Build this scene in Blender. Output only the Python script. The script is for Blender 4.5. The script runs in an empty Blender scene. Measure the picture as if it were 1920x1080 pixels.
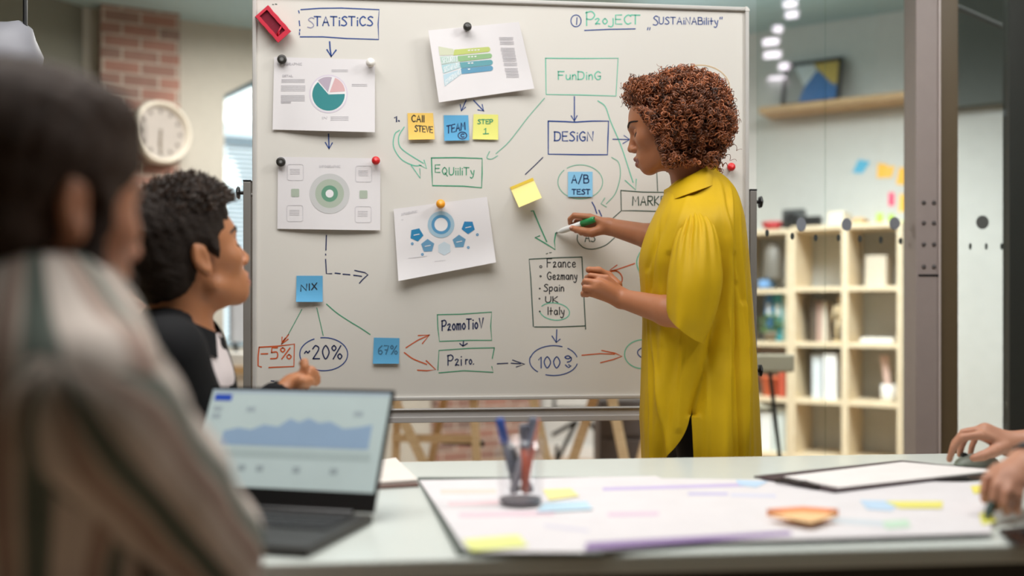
import bpy, bmesh, math, random
import numpy as np
from mathutils import Vector, Matrix
random.seed(7); rng = np.random.default_rng(7)
SC = bpy.context.scene; COL = SC.collection
PI = math.pi
# ------------------------------------------------------------------ view frame
FPX = 1867.0; HZ = 585.0; CZ = 1.08; TH = math.radians(5.9)
RT = np.array([math.cos(TH), -math.sin(TH), 0.0]); FW = np.array([math.sin(TH), math.cos(TH), 0.0])
def W(X, D, z): return X*RT + D*FW + np.array([0, 0, z])            # room point from sideways, depth, height
def P(u, v, D): return W((u-960)/FPX*D, D, CZ+(HZ-v)/FPX*D)
YB = 2.857                                                          # face of the whiteboard
def B(u, v, off=0.0):
    D = (YB-off)/(math.cos(TH)-(u-960)/FPX*math.sin(TH)); return P(u, v, D)
TZ = 0.74
def T(u, v, h=0.0):
    D = FPX*(CZ-TZ-h)/(v-HZ); return P(u, v, D)

# ------------------------------------------------------------------ camera, sky, lights, exposure
cam = bpy.data.cameras.new('camera'); camo = bpy.data.objects.new('camera', cam); COL.objects.link(camo)
camo.location = (0, 0, CZ); camo.rotation_euler = (PI/2, 0, -TH)
cam.sensor_width = 36; cam.lens = 36*FPX/1920; cam.shift_y = (HZ-540)/1920; cam.clip_start = .05
cam.dof.use_dof = True; cam.dof.focus_distance = 2.63; cam.dof.aperture_fstop = 1.12
SC.camera = camo
world = bpy.data.worlds.new('sky'); SC.world = world; world.use_nodes = True
bg = world.node_tree.nodes['Background']; bg.inputs[0].default_value = (.80, .92, 1, 1); bg.inputs[1].default_value = 1.7
SC.view_settings.view_transform = 'Standard'; SC.view_settings.look = 'None'
SC.view_settings.exposure = 0.0; SC.view_settings.gamma = 1
def area(name, loc, target, sx, sy, power, col=(1, .95, .88), spread=180):
    l = bpy.data.lights.new(name, 'AREA'); l.shape = 'RECTANGLE'; l.size = sx; l.size_y = sy
    l.energy = power; l.color = col; l.spread = math.radians(spread)
    o = bpy.data.objects.new(name, l); COL.objects.link(o); o.location = loc
    o.rotation_euler = (Vector(target)-Vector(loc)).to_track_quat('-Z', 'Y').to_euler(); return o
area('key_light', W(1.75, 2.05, 2.86), W(-.1, 2.85, 1.35), .6, .6, 32, (1, .975, .945))
area('ceiling_light', W(-.3, 1.75, 2.9), W(-.3, 1.95, 0), 2.2, 1.3, 43, (1, .98, .955), 150)
area('far_room_light', W(1.75, 4.3, 2.75), W(1.95, 6.0, 0.45), 1.4, 1.0, 54, (.97, .985, 1), 96)
area('added_uplight', W(.75, 5.3, 2.55), W(1.5, 5.4, 2.95), 1.2, .5, 5, (.82, .95, 1), 130)  # added light, hidden behind the whiteboard to brighten the far ceiling
area('rear_left_light', W(-.9, 5.3, 2.85), W(-.9, 5.6, 0), 1.4, 1.0, 75, (1, .965, .92), 170)

# ------------------------------------------------------------------ materials
def lin(c):
    c = np.array(c, float)/255; return tuple(np.where(c <= .04045, c/12.92, ((c+.055)/1.055)**2.4)) + (1,)
MC = {}
def mat(name, rgb, rough=.6, metal=0, spec=.5, var=.06, scale=18, bump=0, bscale=200, **kw):
    if name in MC: return MC[name]
    m = bpy.data.materials.new(name); m.use_nodes = True; nt = m.node_tree; b = nt.nodes['Principled BSDF']
    c = lin(rgb); b.inputs['Roughness'].default_value = rough; b.inputs['Metallic'].default_value = metal
    b.inputs['Specular IOR Level'].default_value = spec
    tc = nt.nodes.new('ShaderNodeTexCoord'); n = nt.nodes.new('ShaderNodeTexNoise'); n.inputs['Scale'].default_value = scale
    n.inputs['Detail'].default_value = 3
    mx = nt.nodes.new('ShaderNodeMix'); mx.data_type = 'RGBA'
    mx.inputs[6].default_value = tuple(x*(1-var) for x in c[:3])+(1,); mx.inputs[7].default_value = tuple(min(1, x*(1+var)) for x in c[:3])+(1,)
    nt.links.new(tc.outputs['Object'], n.inputs['Vector']); nt.links.new(n.outputs['Fac'], mx.inputs[0]); nt.links.new(mx.outputs[2], b.inputs['Base Color'])
    if bump:
        n2 = nt.nodes.new('ShaderNodeTexNoise'); n2.inputs['Scale'].default_value = bscale; bp = nt.nodes.new('ShaderNodeBump')
        bp.inputs['Strength'].default_value = bump; bp.inputs['Distance'].default_value = .002
        nt.links.new(tc.outputs['Object'], n2.inputs['Vector']); nt.links.new(n2.outputs['Fac'], bp.inputs['Height']); nt.links.new(bp.outputs[0], b.inputs['Normal'])
    for k, v in kw.items(): b.inputs[k].default_value = v
    MC[name] = m; return m
def emit(name, rgb, s):
    m = mat(name, rgb, .4); b = m.node_tree.nodes['Principled BSDF']
    b.inputs['Emission Color'].default_value = lin(rgb); b.inputs['Emission Strength'].default_value = s; return m
def wood(name, a, b_, rough=.5, scale=(3, 3, 30)):
    m = mat(name, a, rough); nt = m.node_tree; b = nt.nodes['Principled BSDF']
    tc = nt.nodes.new('ShaderNodeTexCoord'); mp = nt.nodes.new('ShaderNodeMapping'); mp.inputs['Scale'].default_value = scale
    n = nt.nodes.new('ShaderNodeTexNoise'); n.inputs['Scale'].default_value = 4; n.inputs['Detail'].default_value = 6; n.inputs['Distortion'].default_value = .6
    r = nt.nodes.new('ShaderNodeValToRGB'); r.color_ramp.elements[0].color = lin(a); r.color_ramp.elements[1].color = lin(b_)
    r.color_ramp.elements[0].position = .35; r.color_ramp.elements[1].position = .65
    nt.links.new(tc.outputs['Object'], mp.inputs[0]); nt.links.new(mp.outputs[0], n.inputs['Vector']); nt.links.new(n.outputs['Fac'], r.inputs[0]); nt.links.new(r.outputs[0], b.inputs['Base Color'])
    return m
def glass_mat(name, tint, ior=1.45):
    m = bpy.data.materials.new(name); m.use_nodes = True; nt = m.node_tree; nt.nodes.clear()
    o = nt.nodes.new('ShaderNodeOutputMaterial'); mx = nt.nodes.new('ShaderNodeMixShader'); t = nt.nodes.new('ShaderNodeBsdfTransparent')
    g = nt.nodes.new('ShaderNodeBsdfGlossy'); g.inputs['Roughness'].default_value = .02; f = nt.nodes.new('ShaderNodeFresnel'); f.inputs[0].default_value = ior
    t.inputs[0].default_value = tint+(1,)
    mx.inputs[0].default_value = .075 if ior > 1.4 else .06; nt.links.new(t.outputs[0], mx.inputs[1]); nt.links.new(g.outputs[0], mx.inputs[2]); nt.links.new(mx.outputs[0], o.inputs[0])
    return m
GLASS = glass_mat('partition_glass', (.95, .975, .965)); CLEAR = glass_mat('clear_plastic', (.985, .985, .99), 1.3)
def brick_mat():
    m = mat('red_brick', (130, 100, 88), .85); nt = m.node_tree; b = nt.nodes['Principled BSDF']
    uv = nt.nodes.new('ShaderNodeUVMap'); br = nt.nodes.new('ShaderNodeTexBrick')
    br.inputs['Scale'].default_value = 1; br.inputs['Brick Width'].default_value = .215; br.inputs['Row Height'].default_value = .077
    br.inputs['Mortar Size'].default_value = .008; br.inputs['Mortar Smooth'].default_value = .3; br.inputs['Bias'].default_value = -.2
    br.inputs['Color1'].default_value = lin((160, 118, 104)); br.inputs['Color2'].default_value = lin((122, 108, 100)); br.inputs['Mortar'].default_value = lin((186, 172, 158))
    n = nt.nodes.new('ShaderNodeTexNoise'); n.inputs['Scale'].default_value = 7; n.inputs['Detail'].default_value = 6
    mx = nt.nodes.new('ShaderNodeMix'); mx.data_type = 'RGBA'; mx.blend_type = 'OVERLAY'; mx.inputs[0].default_value = .3
    nt.links.new(uv.outputs[0], br.inputs[0]); nt.links.new(uv.outputs[0], n.inputs[0]); nt.links.new(br.outputs[0], mx.inputs[6]); nt.links.new(n.outputs['Fac'], mx.inputs[7])
    nt.links.new(mx.outputs[2], b.inputs['Base Color'])
    bp = nt.nodes.new('ShaderNodeBump'); bp.inputs['Strength'].default_value = .6; bp.inputs['Distance'].default_value = -.01
    nt.links.new(br.outputs['Fac'], bp.inputs['Height']); nt.links.new(bp.outputs[0], b.inputs['Normal']); return m
BRICK = brick_mat()
WHITE = mat('white_paint', (225, 224, 218), .5); BLACK = mat('black_plastic', (22, 22, 24), .4); ALU = mat('grey_aluminium', (150, 146, 141), .4, .35)
PALEWOOD = wood('pale_wood', (214, 184, 140), (230, 205, 165)); BIRCH = wood('birch_shelf', (226, 205, 170), (236, 220, 190))
STEEL = mat('black_steel', (40, 40, 38), .5, .3)

# ------------------------------------------------------------------ mesh builder
class MB:
    def __init__(s): s.v = []; s.f = []; s.m = []; s.uv = None
    def add(s, vs, fs, mi=0):
        n = len(s.v); s.v += [tuple(map(float, p)) for p in vs]; s.f += [tuple(i+n for i in f) for f in fs]; s.m += [mi]*len(fs); return s
    def box8(s, p, mi=0): return s.add(p, [(0, 3, 2, 1), (4, 5, 6, 7), (0, 1, 5, 4), (1, 2, 6, 5), (2, 3, 7, 6), (3, 0, 4, 7)], mi)
    def obox(s, c, ax, ay, az, mi=0):                       # centre and three half-axis vectors
        c, ax, ay, az = map(np.array, (c, ax, ay, az))
        return s.box8([c-ax-ay-az, c+ax-ay-az, c+ax+ay-az, c-ax+ay-az, c-ax-ay+az, c+ax-ay+az, c+ax+ay+az, c-ax+ay+az], mi)
    def box(s, x0, x1, y0, y1, z0, z1, mi=0): return s.obox(((x0+x1)/2, (y0+y1)/2, (z0+z1)/2), ((x1-x0)/2, 0, 0), (0, (y1-y0)/2, 0), (0, 0, (z1-z0)/2), mi)
    def slab(s, a, b, d, z0, z1, mi=0):                      # upright slab from a to b (xy), thickness vector d
        a, b, d = np.array(a[:2]), np.array(b[:2]), np.array(d[:2]); q = [a, b, b+d, a+d]
        return s.box8([(*p, z0) for p in q]+[(*p, z1) for p in q], mi)
    def cyl(s, p0, p1, r0, r1=None, n=20, mi=0, cap=True):
        return s.tube([p0, p1], [r0, r0 if r1 is None else r1], n, mi, cap)
    def tube(s, pts, r, n=10, mi=0, cap=True):
        pts = [np.array(p, float) for p in pts]; k = len(pts); r = r if hasattr(r, '__len__') else [r]*k
        up = None; rings = []
        for i in range(k):
            d = pts[min(i+1, k-1)]-pts[max(i-1, 0)]; d = d/(np.linalg.norm(d)+1e-12)
            if up is None: up = np.array([0, 0, 1.]) if abs(d[2]) < .9 else np.array([1., 0, 0])
            x = np.cross(d, up); x /= np.linalg.norm(x)+1e-12; y = np.cross(x, d); up = y
            rings.append([pts[i]+r[i]*(math.cos(t)*x+math.sin(t)*y) for t in np.linspace(0, 2*PI, n, endpoint=False)])
        vs = [p for R in rings for p in R]; fs = []
        for i in range(k-1):
            for j in range(n): fs.append((i*n+j, i*n+(j+1) % n, (i+1)*n+(j+1) % n, (i+1)*n+j))
        if cap: fs.append(tuple(range(n-1, -1, -1))); fs.append(tuple((k-1)*n+j for j in range(n)))
        return s.add(vs, fs, mi)
    def lathe(s, c, axis, prof, n=24, mi=0):                 # profile of (radius, distance along axis)
        c = np.array(c, float); a = np.array(axis, float); a /= np.linalg.norm(a)
        x = np.cross(a, (0, 0, 1.) if abs(a[2]) < .9 else (1., 0, 0)); x /= np.linalg.norm(x); y = np.cross(a, x)
        vs = [c+a*h+r*(math.cos(t)*x+math.sin(t)*y) for r, h in prof for t in np.linspace(0, 2*PI, n, endpoint=False)]; fs = []
        for i in range(len(prof)-1):
            for j in range(n): fs.append((i*n+j, i*n+(j+1) % n, (i+1)*n+(j+1) % n, (i+1)*n+j))
        fs.append(tuple(range(n-1, -1, -1))); fs.append(tuple((len(prof)-1)*n+j for j in range(n)))
        return s.add(vs, fs, mi)
    def ell(s, c, r, n=16, m=10, mi=0, rot=None):
        c = np.array(c, float); vs = []; fs = []
        for i in range(m+1):
            for j in range(n):
                a, b = PI*i/m, 2*PI*j/n; p = np.array([r[0]*math.sin(a)*math.cos(b), r[1]*math.sin(a)*math.sin(b), r[2]*math.cos(a)])
                if rot is not None: p = rot @ p
                vs.append(c+p)
        for i in range(m):
            for j in range(n): fs.append((i*n+j, (i+1)*n+j, (i+1)*n+(j+1) % n, i*n+(j+1) % n))
        return s.add(vs, fs, mi)
    def prism(s, poly, d, mi=0):                             # flat polygon of 3D points pushed along d
        n = len(poly); d = np.array(d, float); poly = [np.array(p, float) for p in poly]
        vs = poly+[p+d for p in poly]
        return s.add(vs, [tuple(range(n-1, -1, -1)), tuple(range(n, 2*n))]+[(i, (i+1) % n, n+(i+1) % n, n+i) for i in range(n)], mi)
    def grid(s, pts, mi=0, loop=False):                      # pts[i][j]
        h, w = len(pts), len(pts[0]); vs = [p for r in pts for p in r]; fs = []
        for i in range(h-1):
            for j in range(w if loop else w-1): fs.append((i*w+j, i*w+(j+1) % w, (i+1)*w+(j+1) % w, (i+1)*w+j))
        return s.add(vs, fs, mi)
    def build(s, name, mats, parent=None, smooth=False, bev=0, solid=0, sub=0, local=False, weld=False, uvs=None):
        me = bpy.data.meshes.new(name); V = np.array(s.v, float)
        if parent is not None and not local: V = V-np.array(ROOTLOC.get(parent.name, (0, 0, 0)))
        me.from_pydata(V.tolist(), [], s.f)
        for m in (mats if isinstance(mats, (list, tuple)) else [mats]): me.materials.append(m)
        if any(s.m): me.polygons.foreach_set('material_index', s.m)
        bm = bmesh.new(); bm.from_mesh(me)
        if weld: bmesh.ops.remove_doubles(bm, verts=bm.verts, dist=1e-5)
        if not solid: bmesh.ops.recalc_face_normals(bm, faces=bm.faces)
        bm.to_mesh(me); bm.free()
        if smooth: me.polygons.foreach_set('use_smooth', [True]*len(me.polygons))
        if uvs is not None:
            l = me.uv_layers.new(name='UVMap')
            for lp in me.loops: l.data[lp.index].uv = uvs(V[lp.vertex_index], me.polygons)
        o = bpy.data.objects.new(name, me); COL.objects.link(o)
        if parent is not None: o.parent = parent; ROOTLOC[o.name] = ROOTLOC.get(parent.name, (0, 0, 0))
        if bev: x = o.modifiers.new('bevel', 'BEVEL'); x.width = bev; x.segments = 2; x.limit_method = 'ANGLE'
        if solid: x = o.modifiers.new('solidify', 'SOLIDIFY'); x.thickness = solid; x.offset = 0; y = o.modifiers.new('edges', 'EDGE_SPLIT'); y.split_angle = math.radians(45)
        if sub: x = o.modifiers.new('subdivision', 'SUBSURF'); x.levels = x.render_levels = sub
        return o
ROOTLOC = {}
def thing(name, label, cat, loc=(0, 0, 0), group=None):
    o = bpy.data.objects.new(name, None); COL.objects.link(o); o.location = [float(x) for x in loc]; ROOTLOC[o.name] = tuple(float(x) for x in loc)
    o['label'] = label; o['category'] = cat
    if group: o['group'] = group
    return o
def tag(o, label, cat, group=None):
    o['label'] = label; o['category'] = cat
    if group: o['group'] = group
    return o
def struct(o): o['kind'] = 'structure'; return o
def part(o, label): o['label'] = label; return o
def dup(root, delta=(0, 0, 0), label=None, group=None):
    r = root.copy(); COL.objects.link(r); r.location = Vector(root.location)+Vector([float(x) for x in delta])
    if label: r['label'] = label
    for ch in list(root.children):
        c = ch.copy(); COL.objects.link(c); c.parent = r
        for g in ch.children: d = g.copy(); COL.objects.link(d); d.parent = c
    return r
def uv_wall(o, org, ax):                                     # planar brick UVs in metres: along the face, up
    me = o.data; l = me.uv_layers.new(name='UVMap') if not me.uv_layers else me.uv_layers[0]
    for p in me.polygons:
        nx, ny = p.normal.x, p.normal.y; t = Vector((-ny, nx, 0))
        if t.length < .1: t = Vector((1, 0, 0))
        for li in p.loop_indices:
            co = me.vertices[me.loops[li].vertex_index].co; l.data[li].uv = (co.dot(t), co.z)

# ------------------------------------------------------------------ room shell
CH = 2.95
floor = MB().box(-7, 8, -2.6, 9.5, -.1, 0).build('floor', wood('floor_boards', (176, 150, 124), (196, 170, 144), .45, (8, 1, 1))); struct(floor)
ceil = MB().box(-7, 8, -2.6, 9.5, CH, CH+.1).build('ceiling', mat('ceiling_paint', (178, 206, 212), .8)); struct(ceil)
aL, aR = math.radians(28), math.radians(-32)
dL = np.array([math.cos(aL), math.sin(aL)]); dR = np.array([math.cos(aR), math.sin(aR)])
L0 = np.array([-2.26, 6.3]); R0 = np.array([2.04, 6.42])
def WL(s, z, off=0.0):                                       # point on the left rear wall; off = towards the room
    q = L0+dL*s+off*np.array([math.sin(aL), -math.cos(aL)]); return W(q[0], q[1], z)
def WR(t, z, off=0.0):
    q = R0+dR*t+off*np.array([math.sin(aR), -math.cos(aR)]); return W(q[0], q[1], z)
PLASTER = mat('pale_plaster', (196, 192, 180), .85, bump=.2, bscale=60); RW = mat('grey_white_wall', (204, 205, 200), .85)
wb = MB(); th = .25                                          # left rear wall with an arched opening, in strips
arch = [(.432, 2.50), (.62, 2.62), (.80, 2.70), (.95, 2.73), (1.10, 2.70), (1.28, 2.62), (1.47, 2.50)]
def wl_box(s0, s1, z0, z1, z0b=None):
    z0b = z0 if z0b is None else z0b
    wb.box8([WL(s0, z0), WL(s1, z0b), WL(s1, z0b, -th), WL(s0, z0, -th), WL(s0, z1), WL(s1, z1), WL(s1, z1, -th), WL(s0, z1, -th)])
wl_box(-.42, .432, 0, CH); wl_box(1.47, 2.68, 0, CH); wl_box(.432, 1.47, 0, .85)
for (s0, z0), (s1, z1) in zip(arch, arch[1:]): wl_box(s0, s1, z0, CH, z1)
struct(wb.build('wall_back_left', PLASTER))
win = bpy.data.objects.new('window_1', None); COL.objects.link(win); struct(win)
wf = MB(); fr = [(.432, .85)]+arch+[(1.47, .85)]
wf.tube([WL(s, z, -.12) for s, z in fr]+[WL(.432, .85, -.12)], .025, 6)
wf.obox(WL(.95, 2.22, -.12), (WL(1.45, 0)-WL(.45, 0))/2, (WL(0, 0, .02)-WL(0, 0)), (0, 0, .03)); wf.obox(WL(.95, 1.6, -.12), (WL(.97, 0)-WL(.93, 0)), (WL(0, 0, .02)-WL(0, 0)), (0, 0, .75))
struct(wf.build('window_frame', mat('blue_grey_frame', (120, 145, 160), .5), win))
bl = MB()
for i in range(44):
    z = 2.17-i*.03; c = WL(.95, z, -.05); n_ = WL(0, 0, .008)-WL(0, 0)
    bl.obox(c, (WL(1.44, 0)-WL(.46, 0))/2, n_+np.array([0, 0, .007]), (0, 0, .0008))
BLIND = mat('blind_slats', (225, 238, 245), .7); BLIND.node_tree.nodes['Principled BSDF'].inputs['Transmission Weight'].default_value = .45
struct(bl.build('window_blind', BLIND, win))
struct(MB().prism([WL(s, z, -.16) for s, z in fr], WL(0, 0, -.006)-WL(0, 0)).build('window_pane', GLASS, win))
wr = MB(); wr.box8([WR(-2.4, 0), WR(3.6, 0), WR(3.6, 0, -.2), WR(-2.4, 0, -.2), WR(-2.4, CH), WR(3.6, CH), WR(3.6, CH, -.2), WR(-2.4, CH, -.2)])
struct(wr.build('wall_back_right', RW))
a, b = WL(-.42, 0), W(-4.6, 2.6, 0)
struct(MB().slab(a, b, W(-.2, .1, 0), 0, CH).build('wall_left', mat('shaded_grey_green', (128, 128, 116), .85)))  # grey-green wall with its shading put into a darker base colour
struct(MB().slab(b, W(-4.6, -2.2, 0), W(-.2, 0, 0), 0, CH).build('wall_front_left', mat('shaded_grey_green', (128, 128, 116), .85)))
c_ = WR(3.6, 0); q = W(5.6, 3.9, 0)
struct(MB().slab(c_, q, W(.2, .1, 0), 0, CH).build('wall_right', RW)); struct(MB().slab(q, W(5.6, -2.2, 0), W(.2, 0, 0), 0, CH).build('wall_front_right', RW))
struct(MB().slab(W(-4.6, -2.2, 0), W(5.6, -2.2, 0), W(0, -.2, 0), 0, CH).build('wall_rear', mat('dark_rear_wall', (110, 106, 100), .9)))
# brick pier with the clock, brick pier in the corner behind the board
s0, s1 = -.33, .13
bp_ = MB(); bp_.box8([WL(s0, 0, .13), WL(s1, 0, .13), WL(s1, 0, -.02), WL(s0, 0, -.02), WL(s0, CH, .13), WL(s1, CH, .13), WL(s1, CH, -.02), WL(s0, CH, -.02)])
o = bp_.build('pillar_1', BRICK); uv_wall(o, 0, 0); struct(o)
bp_ = MB(); bp_.box8([WL(1.9, 0, .10), WL(2.75, 0, .10), WL(2.75, 0, -.02), WL(1.9, 0, -.02), WL(1.9, CH, .10), WL(2.75, CH, .10), WL(2.75, CH, -.02), WL(1.9, CH, -.02)])
o = bp_.build('pillar_2', BRICK); uv_wall(o, 0, 0); struct(o)
tr = MB(); tr.box8([WR(-2.2, 0), WR(3.5, 0), WR(3.5, 0, .02), WR(-2.2, 0, .02), WR(-2.2, .09), WR(3.5, .09), WR(3.5, .09, .02), WR(-2.2, .09, .02)])
struct(tr.build('baseboard_back', WHITE))
# added panel on the right: dark grey stands in for shade above the white wall
tR = lambda u: ((u-960)/FPX*R0[1]-R0[0])/(dR[0]-(u-960)/FPX*dR[1])
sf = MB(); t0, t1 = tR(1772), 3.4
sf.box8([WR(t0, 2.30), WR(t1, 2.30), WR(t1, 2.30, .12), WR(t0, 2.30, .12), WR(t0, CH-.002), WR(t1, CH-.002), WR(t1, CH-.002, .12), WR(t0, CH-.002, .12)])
struct(sf.build('shade_panel', mat('painted_shade_grey', (96, 100, 96), .8)))
# ------------------------------------------------------------------ helpers for the far room
def proj(p):
    p = np.array(p, float); X = p @ RT; D = p @ FW; return 960+FPX*X/D, HZ-FPX*(p[2]-CZ)/D
def solve(fn, u, lo=-3, hi=4):
    for _ in range(50):
        m = (lo+hi)/2
        if proj(fn(m))[0] < u: lo = m
        else: hi = m
    return (lo+hi)/2
def wrbox(mb, t0, t1, z0, z1, o0, o1, mi=0):
    return mb.box8([WR(t0, z0, o0), WR(t1, z0, o0), WR(t1, z0, o1), WR(t0, z0, o1), WR(t0, z1, o0), WR(t1, z1, o0), WR(t1, z1, o1), WR(t0, z1, o1)], mi)
SF = .41                                                     # shelf front, out from the wall
tS = lambda u: solve(lambda t: WR(t, 1, SF), u)
DS = WR(tS(1585), 1, SF) @ FW
zS = lambda v: CZ+(HZ-v)/FPX*DS

# ------------------------------------------------------------------ wall clock on the brick pier
cc = P(303, 248, 6.12); an = math.radians(47); nrm = W(math.sin(an), -math.cos(an), 0)
sd = W(math.cos(an), math.sin(an), 0)
ck = thing('wall_clock', 'round white wall clock hanging on the brick pier', 'clock', cc)
MB().lathe(cc, nrm, [(.165, -.06), (.19, -.06), (.197, -.02), (.19, .02), (.176, .03), (.166, .02), (.162, -.02), (.0, -.02)], 40).build('clock_rim', mat('clock_cream', (224, 216, 200), .4), ck, True)
MB().lathe(cc-nrm*.018, nrm, [(.16, 0), (.16, .004), (0, .004)], 40).build('clock_face', mat('clock_dial', (176, 168, 160), .5), ck)
hd = MB()
def dial(a0, r0, r1, w, off):
    d = sd*math.sin(a0)+np.array([0, 0, math.cos(a0)]); e = np.cross(d, nrm); c = cc+nrm*off
    hd.add([c+d*r0-e*w, c+d*r0+e*w, c+d*r1+e*w, c+d*r1-e*w], [(0, 1, 2, 3)])
for i in range(12):
    hd = MB(); dial(i*PI/6, .118, .142, .010, -.012); hd.build('hour_mark', mat('clock_grey', (120, 114, 106), .6), ck)
hd = MB(); dial(PI, -.02, .13, .005, -.008); hd.build('minute_hand', mat('clock_hand', (120, 108, 92), .5), ck)
hd = MB(); dial(PI*1.02, -.02, .09, .008, -.010); hd.build('hour_hand', mat('clock_hand', (120, 108, 92), .5), ck)
MB().cyl(cc-nrm*.06, cc-nrm*.17, .02).build('wall_bracket', STEEL, ck)

# ------------------------------------------------------------------ cube shelves
def shelf_unit(label, t0, t1, ncol, vs, zbot):
    r = thing('cube_shelf', label, 'shelf', WR((t0+t1)/2, 0, .2)); zs = [zS(v) for v in vs]; e = .024
    for k, t in enumerate((t0, t1)):
        mb = MB(); wrbox(mb, t-e if k else t, t if k else t+e, 0, zs[0], .012, SF)
        mb.build('side_panel', BIRCH, r, bev=.002)
    for z in zs: wrbox(MB(), t0+e, t1-e, z-.028, z, .012, SF-.002).build('shelf_board', BIRCH, r, bev=.002)
    for c in range(1, ncol):
        tc = t0+(t1-t0)*c/ncol
        for za, zb in zip(zs[1:], zs): wrbox(MB(), tc-e*.8, tc+e*.8, za, zb-.028, .012, SF-.002).build('divider', BIRCH, r, bev=.002)
    wrbox(MB(), t0+e, t1-e, 0, zs[-1]-.028, .05, SF-.03).build('plinth', BIRCH, r)
    return zs
tA, tB = tS(1483), tS(1690); wid = tB-tA
ZS = shelf_unit('pale birch cube shelf with open cells next to the steel column', tA, tB, 2, (420, 537, 643, 752, 860), .1)
shelf_unit('pale birch cube shelf holding binders and plant beside whiteboard stand', tA-.04-wid, tA-.004, 2, (424, 540, 643, 752, 860), .1)
Z1, Z2, Z3, Z4, Z5 = ZS; HB = .002
def on_shelf(name, u0, u1, h, z, col, label, cat, o0=.08, o1=.33, group=None, rough=.6, bev=.004, front=None):
    mb = MB(); ta, tb = solve(lambda t: WR(t, 1, o1), u0), solve(lambda t: WR(t, 1, o1), u1)
    wrbox(mb, ta, tb, z+.0005, z+h, o0, o1)
    o = mb.build(name, mat(name+'_'+'_'.join(map(str, col)), col, rough), None, bev=bev); return tag(o, label, cat, group)
# binders and boxes standing in the cells
bind = [(1424, 1438, .30, (70, 140, 205), 'mid blue binder, left of the three binders on the shelf'), (1440, 1456, .30, (70, 185, 200), 'teal binder between the blue binder and the white one'), (1457, 1467, .31, (222, 240, 222), 'wide white-green binder against the shelf side panel')]
for u0, u1, h, c, l in bind:
    r = thing('ring_binder', l, 'binder', WR(0, 0, 0), 'binders on the left shelf'); ta, tb = tS(u0), tS(u1); z = ZS[2]
    wrbox(MB(), ta, tb, z+.001, z+h, .08, .30).build('cover', mat('binder_%d' % u0, c, .5), r, bev=.004)
    wrbox(MB(), ta+.012, tb-.012, z+.16, z+.24, .30, .302).build('spine_label', WHITE, r)
bk = [(1520, 1530, .26, (96, 84, 72), 'dark brown book leaning in the cell with the wooden mannequin'), (1531, 1541, .25, (178, 150, 138), 'dusty pink book beside the dark brown one'), (1542, 1549, .25, (226, 216, 200), 'cream book closest to the wooden mannequin')]
for u0, u1, h, c, l in bk: on_shelf('book', u0, u1, h, ZS[2], c, l, 'book', .1, .28, 'books beside the mannequin', bev=.002)
on_shelf('magazine_file', 1522, 1540, .27, ZS[3], (214, 222, 226), 'pale grey magazine file in the cell under the mannequin', 'file box', .1, .34)
on_shelf('magazine_file', 1543, 1568, .28, ZS[3], (246, 246, 244), 'bright white magazine file beside the pale grey one', 'file box', .1, .36)
on_shelf('magazine_file', 1424, 1446, .28, ZS[4], (238, 240, 238), 'white magazine file in the lowest visible cell by the whiteboard stand', 'file box', .1, .34)
on_shelf('magazine_file', 1449, 1474, .28, ZS[4], (220, 230, 228), 'grey-white magazine file against the side panel in the lowest cell', 'file box', .1, .34)
on_shelf('storage_box', 1622, 1662, .19, ZS[1], (206, 196, 178), 'beige box at the top right cell under the green notes', 'box', .06, .26)
on_shelf('storage_box', 1552, 1582, .09, Z1, (238, 228, 206), 'flat cream box lying on top of the birch shelf', 'box', .1, .3)
on_shelf('storage_box', 1598, 1618, .05, Z1, (214, 178, 130), 'low tan box lying on the birch shelf below the orange notes', 'box', .1, .26)
on_shelf('paper_stack', 1612, 1676, .03, ZS[2], (236, 232, 222), 'low stack of white paper in the shelf cell above the cup', 'paper', .1, .34)
on_shelf('storage_box', 1422, 1440, .05, ZS[1], (120, 165, 215), 'low light blue box in the upper cell by the whiteboard stand', 'box', .2, .36)
on_shelf('storage_box', 1460, 1472, .17, ZS[3], (215, 96, 70), 'orange-red box on the shelf behind the beige chair', 'box', .15, .33)
# vase
tv = tS(1461); c = WR(tv, ZS[1]+.001, .22)
tag(MB().lathe(c, (0, 0, 1), [(.02, 0), (.03, .01), (.034, .12), (.024, .20), (.018, .25), (.024, .27), (.0, .268)], 20).build('vase', mat('white_ceramic', (232, 230, 224), .3), None, True), 'tall white vase in the upper cell of the binder shelf', 'vase')
tv = tS(1437); c = WR(tv, ZS[1]+.051, .28)
tag(MB().lathe(c, (0, 0, 1), [(.05, 0), (.06, .02), (.055, .18), (.03, .24), (0, .24)], 16).build('jar', mat('grey_jar', (128, 124, 116), .4), None, True), 'grey jar standing on the light blue box', 'jar')
# camera-like toy and red bowl on top
c = WR(tS(1475), Z1+.001, .25); cm = thing('film_camera', 'dark grey camera standing on top of the birch shelf', 'camera', c)
MB().obox(c+np.array([0, 0, .06]), dR[0]*.07*RT+dR[1]*.07*FW, (W(*(.03*np.array([math.sin(aR), -math.cos(aR)])), 0)), (0, 0, .06)).build('camera_body', mat('camera_grey', (70, 72, 72), .5), cm, bev=.01)
MB().cyl(c+np.array([0, 0, .055]), c+np.array([0, 0, .055])+W(.09*math.sin(aR), -.09*math.cos(aR), 0), .035).build('camera_lens', BLACK, cm)
MB().obox(c+WR(.12, 0)-WR(0, 0)+np.array([0, 0, .035]), .05*(WR(1, 0)-WR(0, 0)), (W(.03*math.sin(aR), -.03*math.cos(aR), 0)), (0, 0, .035)).build('battery_grip', BLACK, cm, bev=.008)
c = WR(tS(1433), zS(424)+.001, .24)
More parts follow.
